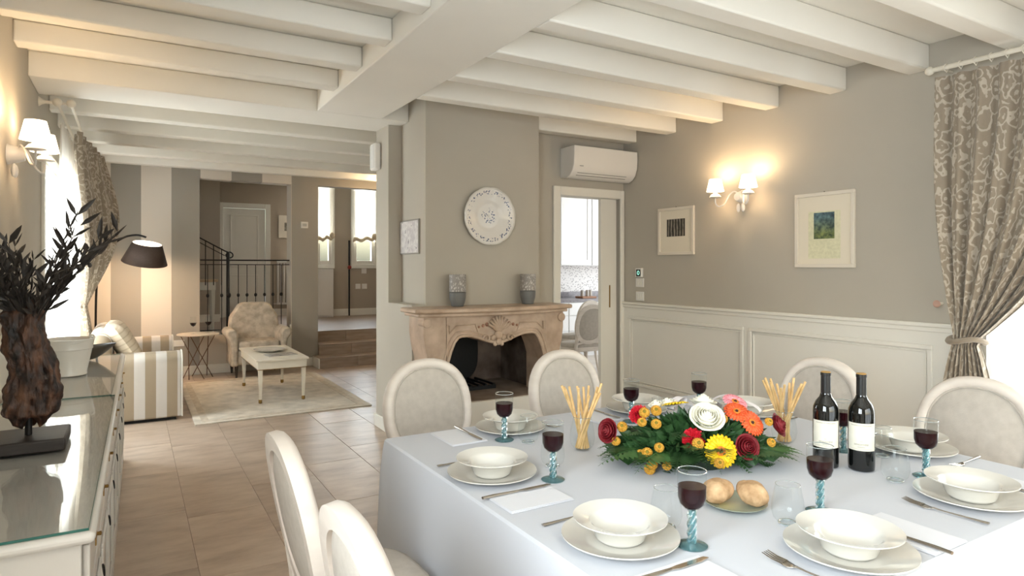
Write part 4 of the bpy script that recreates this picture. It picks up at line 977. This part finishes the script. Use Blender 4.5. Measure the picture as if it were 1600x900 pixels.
def pillow(loc, rot, label, m):
    o = MB().grid(lambda u, v: ((v*2-1)*.235*(1-.10*(2*u-1)**2) if 1 else 0, (2*u-1)*.235*(1-.10*(2*v-1)**2), .085*(max(0, 1-(2*u-1)**4)*max(0, 1-(2*v-1)**4))**.6), 20, 20)
    o.grid(lambda u, v: ((v*2-1)*.235*(1-.10*(2*u-1)**2), (2*u-1)*.235*(1-.10*(2*v-1)**2), -.085*(max(0, 1-(2*u-1)**4)*max(0, 1-(2*v-1)**4))**.6), 20, 20)
    o = o.build('throw_pillow', m, angle=80); o.location = loc; o.rotation_euler = rot; tag(o, label, 'pillow', 'pillows on the sofa')
PIL = frac_stripes('ticking_pillow', 0, .05, (214, 200, 178), (196, 180, 156), .75)
pillow((-.06, 6.98, .67), (R(4), R(58), R(14)), 'cream ticking pillow leaning at the near end of the sofa', PIL)
pillow((-.07, 7.36, .67), (0, R(62), R(-6)), 'cream ticking pillow half hidden behind the nearest one', PIL)
# arc lamp
al = thing('arc_floor_lamp', 'black arc floor lamp with dark drum shade over the sofa', 'lamp', (-.36, 8.82, 0))
lathe_obj('base', [(0, 0), (.14, 0), (.14, .02), (.02, .03), (0, .03)], IRON, al)
pts = [(0, 0, .02), (0, 0, .9), (.01, 0, 1.25), (.06, -.05, 1.50), (.16, -.12, 1.66), (.30, -.22, 1.755), (.42, -.30, 1.77), (.50, -.33, 1.74)]
sm = []
for k in range(len(pts)-1):
    for j in range(6): sm.append(Vector(pts[k]).lerp(Vector(pts[k+1]), j/6))
sm.append(Vector(pts[-1]))
for _ in range(6): sm = [sm[0]]+[(sm[i-1]+sm[i]*2+sm[i+1])/4 for i in range(1, len(sm)-1)]+[sm[-1]]
MB().tube(sm, .012, 8).build('arc_pole', IRON, al)
Ms = T(.50, -.33, 1.56) @ RX(R(15)) @ RY(R(7))
MB().lathe([(.235, -.115), (.15, .115)], 36, Ms).build('shade', mat('dark_brown_shade', (66, 52, 44), .8, var=5, scale=90), al, solid=.003)
MB().lathe([(.225, -.10), (.145, .108)], 36, Ms).build('shade_lining', emis('lit_shade_lining', (255, 214, 170), 1.2, (240, 225, 205)), al)
MB().lathe([(.149, .112), (0, .114)], 36, Ms).build('diffuser', emis('lit_diffuser', (255, 236, 214), 1.5), al)
point('bulb', (.50, -.33, 1.50), 9, (1, .78, .55), .05, al)
# side table + wine glasses
stb = thing('wire_side_table', 'round side table on crossed wire legs by the striped wall', 'side table', (.72, 8.98, 0))
lathe_obj('top', [(0, .543), (.24, .543), (.245, .548), (.245, .557), (.24, .56), (0, .56)], mat('pale_marble_top', (214, 202, 186), .4, var=8, scale=8), stb, 40)
CU = mat('copper_wire', (112, 84, 66), .35, .8)
for k in range(6):
    a = k*pi/3; MB().tube([(.20*cos(a), .20*sin(a), .545), (.17*cos(a+1.9), .17*sin(a+1.9), .0)], .005, 6).build('wire_leg', CU, stb)
def stem_glass(loc, label):
    t = thing('stem_wine_glass', label, 'glass', loc, 0, 'stemmed glasses on the side table')
    lathe_obj('bowl', [(.003, .09), (.025, .105), (.04, .14), (.036, .19), (.03, .215)], GLASS, t, 20); lathe_obj('stem', [(.003, .005), (.003, .09)], GLASS, t, 8)
    lathe_obj('foot', [(0, 0), (.034, .001), (.005, .006), (0, .006)], GLASS, t, 20); lathe_obj('wine', [(0, .092), (.024, .106), (.038, .138), (0, .138)], WINE, t, 20)
stem_glass((.66, 8.92, .561), 'stemmed glass of red wine on the side table, left one'); stem_glass((.84, 9.0, .561), 'stemmed glass of red wine on the side table, right one')
# armchair
am = thing('armchair', 'mottled beige upholstered armchair in front of the railing', 'armchair', (1.40, 8.93, 0))
CH = CHENILLE
MB().prism([(-.24, .16), (.24, .16), (.27, .34), (.31, .62), (.30, .74), (.20, .90), (.15, .93), (-.15, .93), (-.20, .90), (-.30, .74), (-.31, .62), (-.27, .34)], .12, .27).build('backrest', CH, am, bevel=.025)
rounded('seat_cushion', -.25, .25, -.30, .16, .34, .46, CH, am, .04); rounded('seat_base', -.27, .27, -.28, .24, .16, .35, CH, am, .03)
for s in (-1, 1):
    pr_ = [(s*x, z) for x, z in ((.25, .15), (.34, .15), (.33, .35), (.345, .47), (.39, .52), (.40, .58), (.36, .625), (.29, .615), (.255, .56), (.255, .4))]
    MB().prism(pr_, -.30, .18).build('arm', CH, am, bevel=.025)
    for y in (-.25, .2): MB().lathe([(.012, 0), (.022, .16)], 10, T(s*.27, y, 0), True).build('leg', DARKWOOD, am)
# coffee table
ct = thing('coffee_table', 'cream painted coffee table with brass-tipped tapered legs on the rug', 'table', (1.33, 7.42, .0115))
CT = mat('ivory_lacquer', (232, 224, 208), .4)
boxes('tabletop', [(-.26, .26, -.60, .60, .43, .45)], CT, ct, .005); boxes('apron', [(-.24, .24, -.58, .58, .345, .43)], CT, ct, .004)
boxes('gilt_line', [(-.243, .243, -.583, .583, .345, .351)], BRASS, ct)
for sx in (-1, 1):
    for sy in (-1, 1):
        lg = MB().lathe([(.014, .022), (.030, .35)], 4, T(sx*.212, sy*.552, 0) @ RZ(pi/4), True).build('leg', CT, ct, smooth=False)
        MB().lathe([(.012, .006), (.018, .012), (.018, .04), (.015, .045)], 12, T(sx*.212, sy*.552, 0), True).build('brass_ferrule', BRASS, lg)
pt = thing('serving_plate', 'oval white serving plate on the coffee table', 'plate', (1.32, 7.52, .4625))
MB().lathe([(0, .006), (.12, .006), (.17, .024), (.175, .024), (.12, 0), (0, 0)], 40, Matrix.Diagonal((.95, 1.25, 1, 1))).build('dish', CHINA, pt)
mg = thing('magazine', 'magazine lying on the coffee table in front of the plate', 'magazine', (1.36, 7.12, .4625), R(8))
boxes('pages', [(-.15, .15, -.105, .105, 0, .006)], mat('magazine_paper', (216, 210, 202), .5), mg); boxes('cover', [(-.15, .15, -.105, .105, .006, .0075)], mat('magazine_cover', (150, 142, 134), .35, var=50, scale=14), mg)
rg = MB().box(-.80, .80, -1.18, 1.18, 0, .010).build('rug', mat('faded_cream_rug', (216, 207, 193), .95, var=18, scale=7, bump=.3, bscale=120), None, smooth=False); rg.location = (1.28, 7.45, .001)
tag(rg, 'faded cream patterned rug under the coffee table', 'rug')
boxes('rug_border', [(-.74, .74, -1.12, -1.06, .010, .0115), (-.74, .74, 1.06, 1.12, .010, .0115), (-.74, -.68, -1.06, 1.06, .010, .0115), (.68, .74, -1.06, 1.06, .010, .0115)], mat('rug_band', (206, 194, 177), .95, var=16, scale=20), rg)
device_ = thing('wall_outlet', 'white socket plate on the striped wall by the side table', 'socket', (.52, YF-.001, .42)); boxes('plate', [(-.06, .06, -.009, 0, -.04, .04)], PLASTIC, device_, .002); boxes('socket_face', [(-.035, .035, -.012, -.009, -.022, .022)], WHITE, device_, .001)
device_ = thing('alarm_keypad', 'small square keypad on the grey column of the far wall', 'keypad', (2.09, YF-.001, 1.99)); boxes('case', [(-.05, .05, -.018, 0, -.045, .045)], PLASTIC, device_, .004); boxes('keys', [(-.03, .03, -.02, -.018, -.02, .02)], mat('grey_keys', (190, 188, 184), .5), device_)

# ------------------------------------------------------------------ hall: railing, radiator, console, blinds
rl = thing('iron_railing', 'black wrought iron railing along the raised hall edge', 'railing', (0, YF+.06, 0))
MB().tube([(.77, 0, 1.49), (1.90, 0, 1.49)], .009, 8).build('top_rail', IRON, rl); MB().tube([(.77, 0, 1.43), (1.90, 0, 1.43)], .006, 6).build('rail', IRON, rl); MB().tube([(.77, 0, .56), (1.90, 0, .56)], .008, 6).build('rail', IRON, rl)
for k, x in enumerate((.86, 1.03, 1.235, 1.345, 1.455, 1.57, 1.68, 1.79)):
    bl = MB().tube([(x, 0, .5), (x, 0, 1.43)], .0055, 6).build('baluster', IRON, rl); MB().ball((x, 0, 1.02), .02, 10, 6, (1, 1, 1.3)).build('knuckle', IRON, bl)
nw = MB().tube([(1.115, 0, .5), (1.115, 0, 1.60)], .012, 8).build('newel', IRON, rl); MB().ball((1.115, 0, 1.02), .03, 10, 6, (1, 1, 1.3)).build('knuckle', IRON, nw)
sr = thing('stair_railing', 'sloping iron stair handrail ending in a scroll', 'railing', (0, YF+.35, 0))
pts = [(.45, 0, 1.985), (1.10, 0, 1.62), (1.15, 0, 1.60)]+[(1.16+.045*sin(a*.35), 0, 1.56+.045*cos(a*.35)*(1-a/40)) for a in range(16)]
MB().tube(pts, .009, 8).build('handrail', IRON, sr); MB().tube([(.45, 0, 1.92), (1.10, 0, 1.555)], .006, 6).build('rail', IRON, sr)
for x in (.86, .96, 1.06): MB().tube([(x, 0, 1.15), (x, 0, 1.98-(x-.45)*.56)], .007, 6).build('baluster', IRON, sr)
MB().tube([(1.13, 0, .46), (1.13, 0, 1.60)], .011, 8).build('newel', IRON, sr)
rd_ = thing('column_radiator', 'white column radiator on the hall back wall', 'radiator', (2.56, 12.9, .67))
for k in range(6): MB().tube([(-.14+.056*k, 0, .02), (-.14+.056*k, 0, .82)], .019, 8).build('column', PLASTIC, rd_)
for z in (.02, .82): MB().tube([(-.16, 0, z), (.16, 0, z)], .022, 8).build('header', PLASTIC, rd_)
MB().tube([(-.17, 0, .02), (-.22, 0, .02), (-.22, .05, .02)], .01, 6).build('valve', PLASTIC, rd_)
hp = thing('hall_picture', 'cream framed picture on the hall back wall above the radiator', 'picture', (2.60, 12.965, 2.18)); boxes('frame', [(-.16, .16, -.02, 0, -.22, .22)], FRM, hp, .004); boxes('print', [(-.05, .07, -.022, -.02, -.08, .08)], art_mat('hall_print', 'arcade'), hp)
cs = thing('console_table', 'white console table with wooden top behind the railing', 'table', (.62, 10.2, RZF))
boxes('top', [(-.45, .44, -.2, .2, .725, .76)], mat('natural_wood_top', (196, 170, 138), .5, var=10, scale=5, stretch=(1, 8, 1)), cs, .004); boxes('apron', [(-.42, .41, -.18, .18, .61, .725)], WHITE, cs, .003)
for sx in (-.39, .38):
    for sy in (-.15, .15): MB().lathe([(.016, 0), (.036, .61)], 4, T(sx, sy, 0) @ RZ(pi/4), True).build('leg', WHITE, cs, smooth=False)
def blind(x0, x1, label):
    t = thing('roman_blind', label, 'blind', ((x0+x1)/2, 12.24, 0), 0, 'tied-up fabric blinds in the hall'); w_ = x1-x0
    MB().grid(lambda u, v: ((u-.5)*w_*(1-.12*v), .012*sin(u*19)*(.4+v)-.02*v, 2.95-1.02*v-.05*v*(2*u-1)**2), 40, 14).build('cloth', SHEER, t)
    MB().grid(lambda u, v: ((u-.5)*w_*1.0+.015*sin(9*v*pi), -.04-.035*sin(2*pi*v), 1.93+.04*cos(2*pi*v)+.05*(u-.3)+.02*sin(u*14)), 30, 10).build('gathered_hem', mat('cream_blind_fabric', (226, 208, 178), .85, bump=.3), t)
    MB().ball((w_*.36, -.07, 2.0), .05, 12, 8, (1, .6, 1.1)).build('bow', MATS['cream_blind_fabric'], t)
blind(2.99, 3.31, 'tied-up cream blind on the left hall window'); blind(3.68, 4.15, 'tied-up cream blind on the right hall window')
hc = thing('hall_cabinet', 'plain white cabinet below the left hall window', 'cabinet', (3.12, 12.15, RZF)); boxes('body', [(-.17, .13, -.13, .13, 0, .90)], PLASTIC, hc, .004); boxes('door', [(-.16, .12, -.145, -.13, .03, .87)], PLASTIC, hc, .003)
pp = thing('heating_pipe', 'dark vertical pipe with a red valve between the hall windows', 'pipe', (3.60, 12.2, RZF)); MB().tube([(0, 0, 0), (0, 0, 1.45)], .016, 8).build('pipe', IRON, pp); MB().ball((0, -.02, .93), .04, 10, 6).build('valve_wheel', mat('red_enamel', (150, 50, 36), .4), pp)
for x, z in ((3.80, 1.02), (3.93, 1.02), (3.92, 1.32)):
    e = thing('hall_wall_plate', ('white switch plate low on the hall wall, left of a pair' if x < 3.9 else 'white switch plate low on the hall wall, right of a pair') if z < 1.2 else 'white switch plate just below the right hall window', 'switch', (x, 12.299, z), 0, 'hall switch plates'); boxes('plate', [(-.05, .05, -.01, 0, -.05, .05)], PLASTIC, e, .002)

# ------------------------------------------------------------------ kitchen
KW = mat('kitchen_white_lacquer', (236, 234, 232), .35)
for k in range(5):
    x0 = 4.55+.62*k
    u = thing('upper_cabinet', ['white wall cabinet at the far left of the kitchen run', 'white wall cabinet left of the doorway view', 'white wall cabinet in the middle of the doorway view', 'white wall cabinet right in the kitchen', 'white wall cabinet at the far right of the kitchen run'][k], 'cabinet', (x0+.31, 8.45, 1.42), 0, 'kitchen wall cabinets')
    boxes('carcass', [(-.308, .308, -.17, .19, 0, 1.2)], KW, u); d = boxes('door', [(-.30, .30, -.19, -.17, .01, 1.19)], KW, u, .003)
    boxes('door_frame', [(-.30, .30, -.2, -.19, 1.11, 1.19), (-.30, .30, -.2, -.19, .01, .09), (-.30, -.22, -.2, -.19, .09, 1.11), (.22, .30, -.2, -.19, .09, 1.11)], KW, d, .003)
    u = thing('base_cabinet', ['white base cabinet at the far left of the kitchen run', 'white base cabinet left of the kitchen chairs', 'white base cabinet behind the kitchen chairs', 'white base cabinet right in the kitchen', 'white base cabinet at the far right of the kitchen run'][k], 'cabinet', (x0+.31, 8.33, 0), 0, 'kitchen base cabinets')
    boxes('carcass', [(-.308, .308, -.28, .30, .1, .85)], KW, u); boxes('toe_kick', [(-.308, .308, -.24, .3, 0, .1)], KW, u)
    for z0, z1 in ((.11, .40), (.41, .64), (.65, .84)):
        d = boxes('drawer', [(-.30, .30, -.30, -.28, z0, z1)], KW, u, .003); MB().tube([(-.08, -.325, (z0+z1)/2), (.08, -.325, (z0+z1)/2)], .006, 6).build('handle', STEEL, d)
cp = boxes('worktop', [(4.5, 7.7, 8.03, 8.645, .851, .895)], mat('grey_granite', (128, 122, 124), .3, var=14, scale=30), None, .003); tag(cp, 'grey granite worktop along the kitchen wall', 'worktop'); boxes('upstand', [(4.5, 7.7, 8.62, 8.645, .895, .99)], MATS['grey_granite'], cp, .002)
q = NT('patterned_mosaic'); vo = q.n('TexVoronoi'); vo.inputs['Scale'].default_value = 24; q.l(q.coord((1, 1, 1.6)), vo.inputs['Vector']); q.l(q.ramp(vo.outputs['Distance'], [(.2, (150, 142, 138)), (.45, (226, 220, 216))]), q.b.inputs['Base Color']); q.b.inputs['Roughness'].default_value = .35
sbk = boxes('backsplash', [(4.5, 7.7, 8.636, 8.648, .99, 1.42)], q.m); tag(sbk, 'patterned mosaic backsplash above the kitchen worktop', 'backsplash')
kp = thing('socket_strip', 'grey steel socket strip on the kitchen backsplash', 'socket', (5.62, 8.635, 1.12)); boxes('plate', [(-.06, .06, -.012, 0, -.13, .13)], mat('brushed_grey', (132, 132, 130), .4, .6), kp, .002)
for z in (-.07, 0, .07): MB().lathe([(0, .004), (.03, .004), (.03, 0)], 14, T(0, -.012, z) @ RX(pi/2)).build('socket', PLASTIC, kp)
tr = thing('kitchen_tray', 'small wooden tray of jars on the kitchen worktop', 'tray', (6.32, 8.3, .896)); boxes('tray', [(-.14, .14, -.1, .1, 0, .03)], mat('tray_wood', (150, 104, 72), .5), tr, .004)
for x in (-.07, .03, .09): lathe_obj('jar', [(0, 0), (.03, 0), (.03, .08), (.02, .1), (0, .1)], mat('jar_glass_grey', (170, 160, 150), .2), tr, 16, M=T(x, 0, .03))
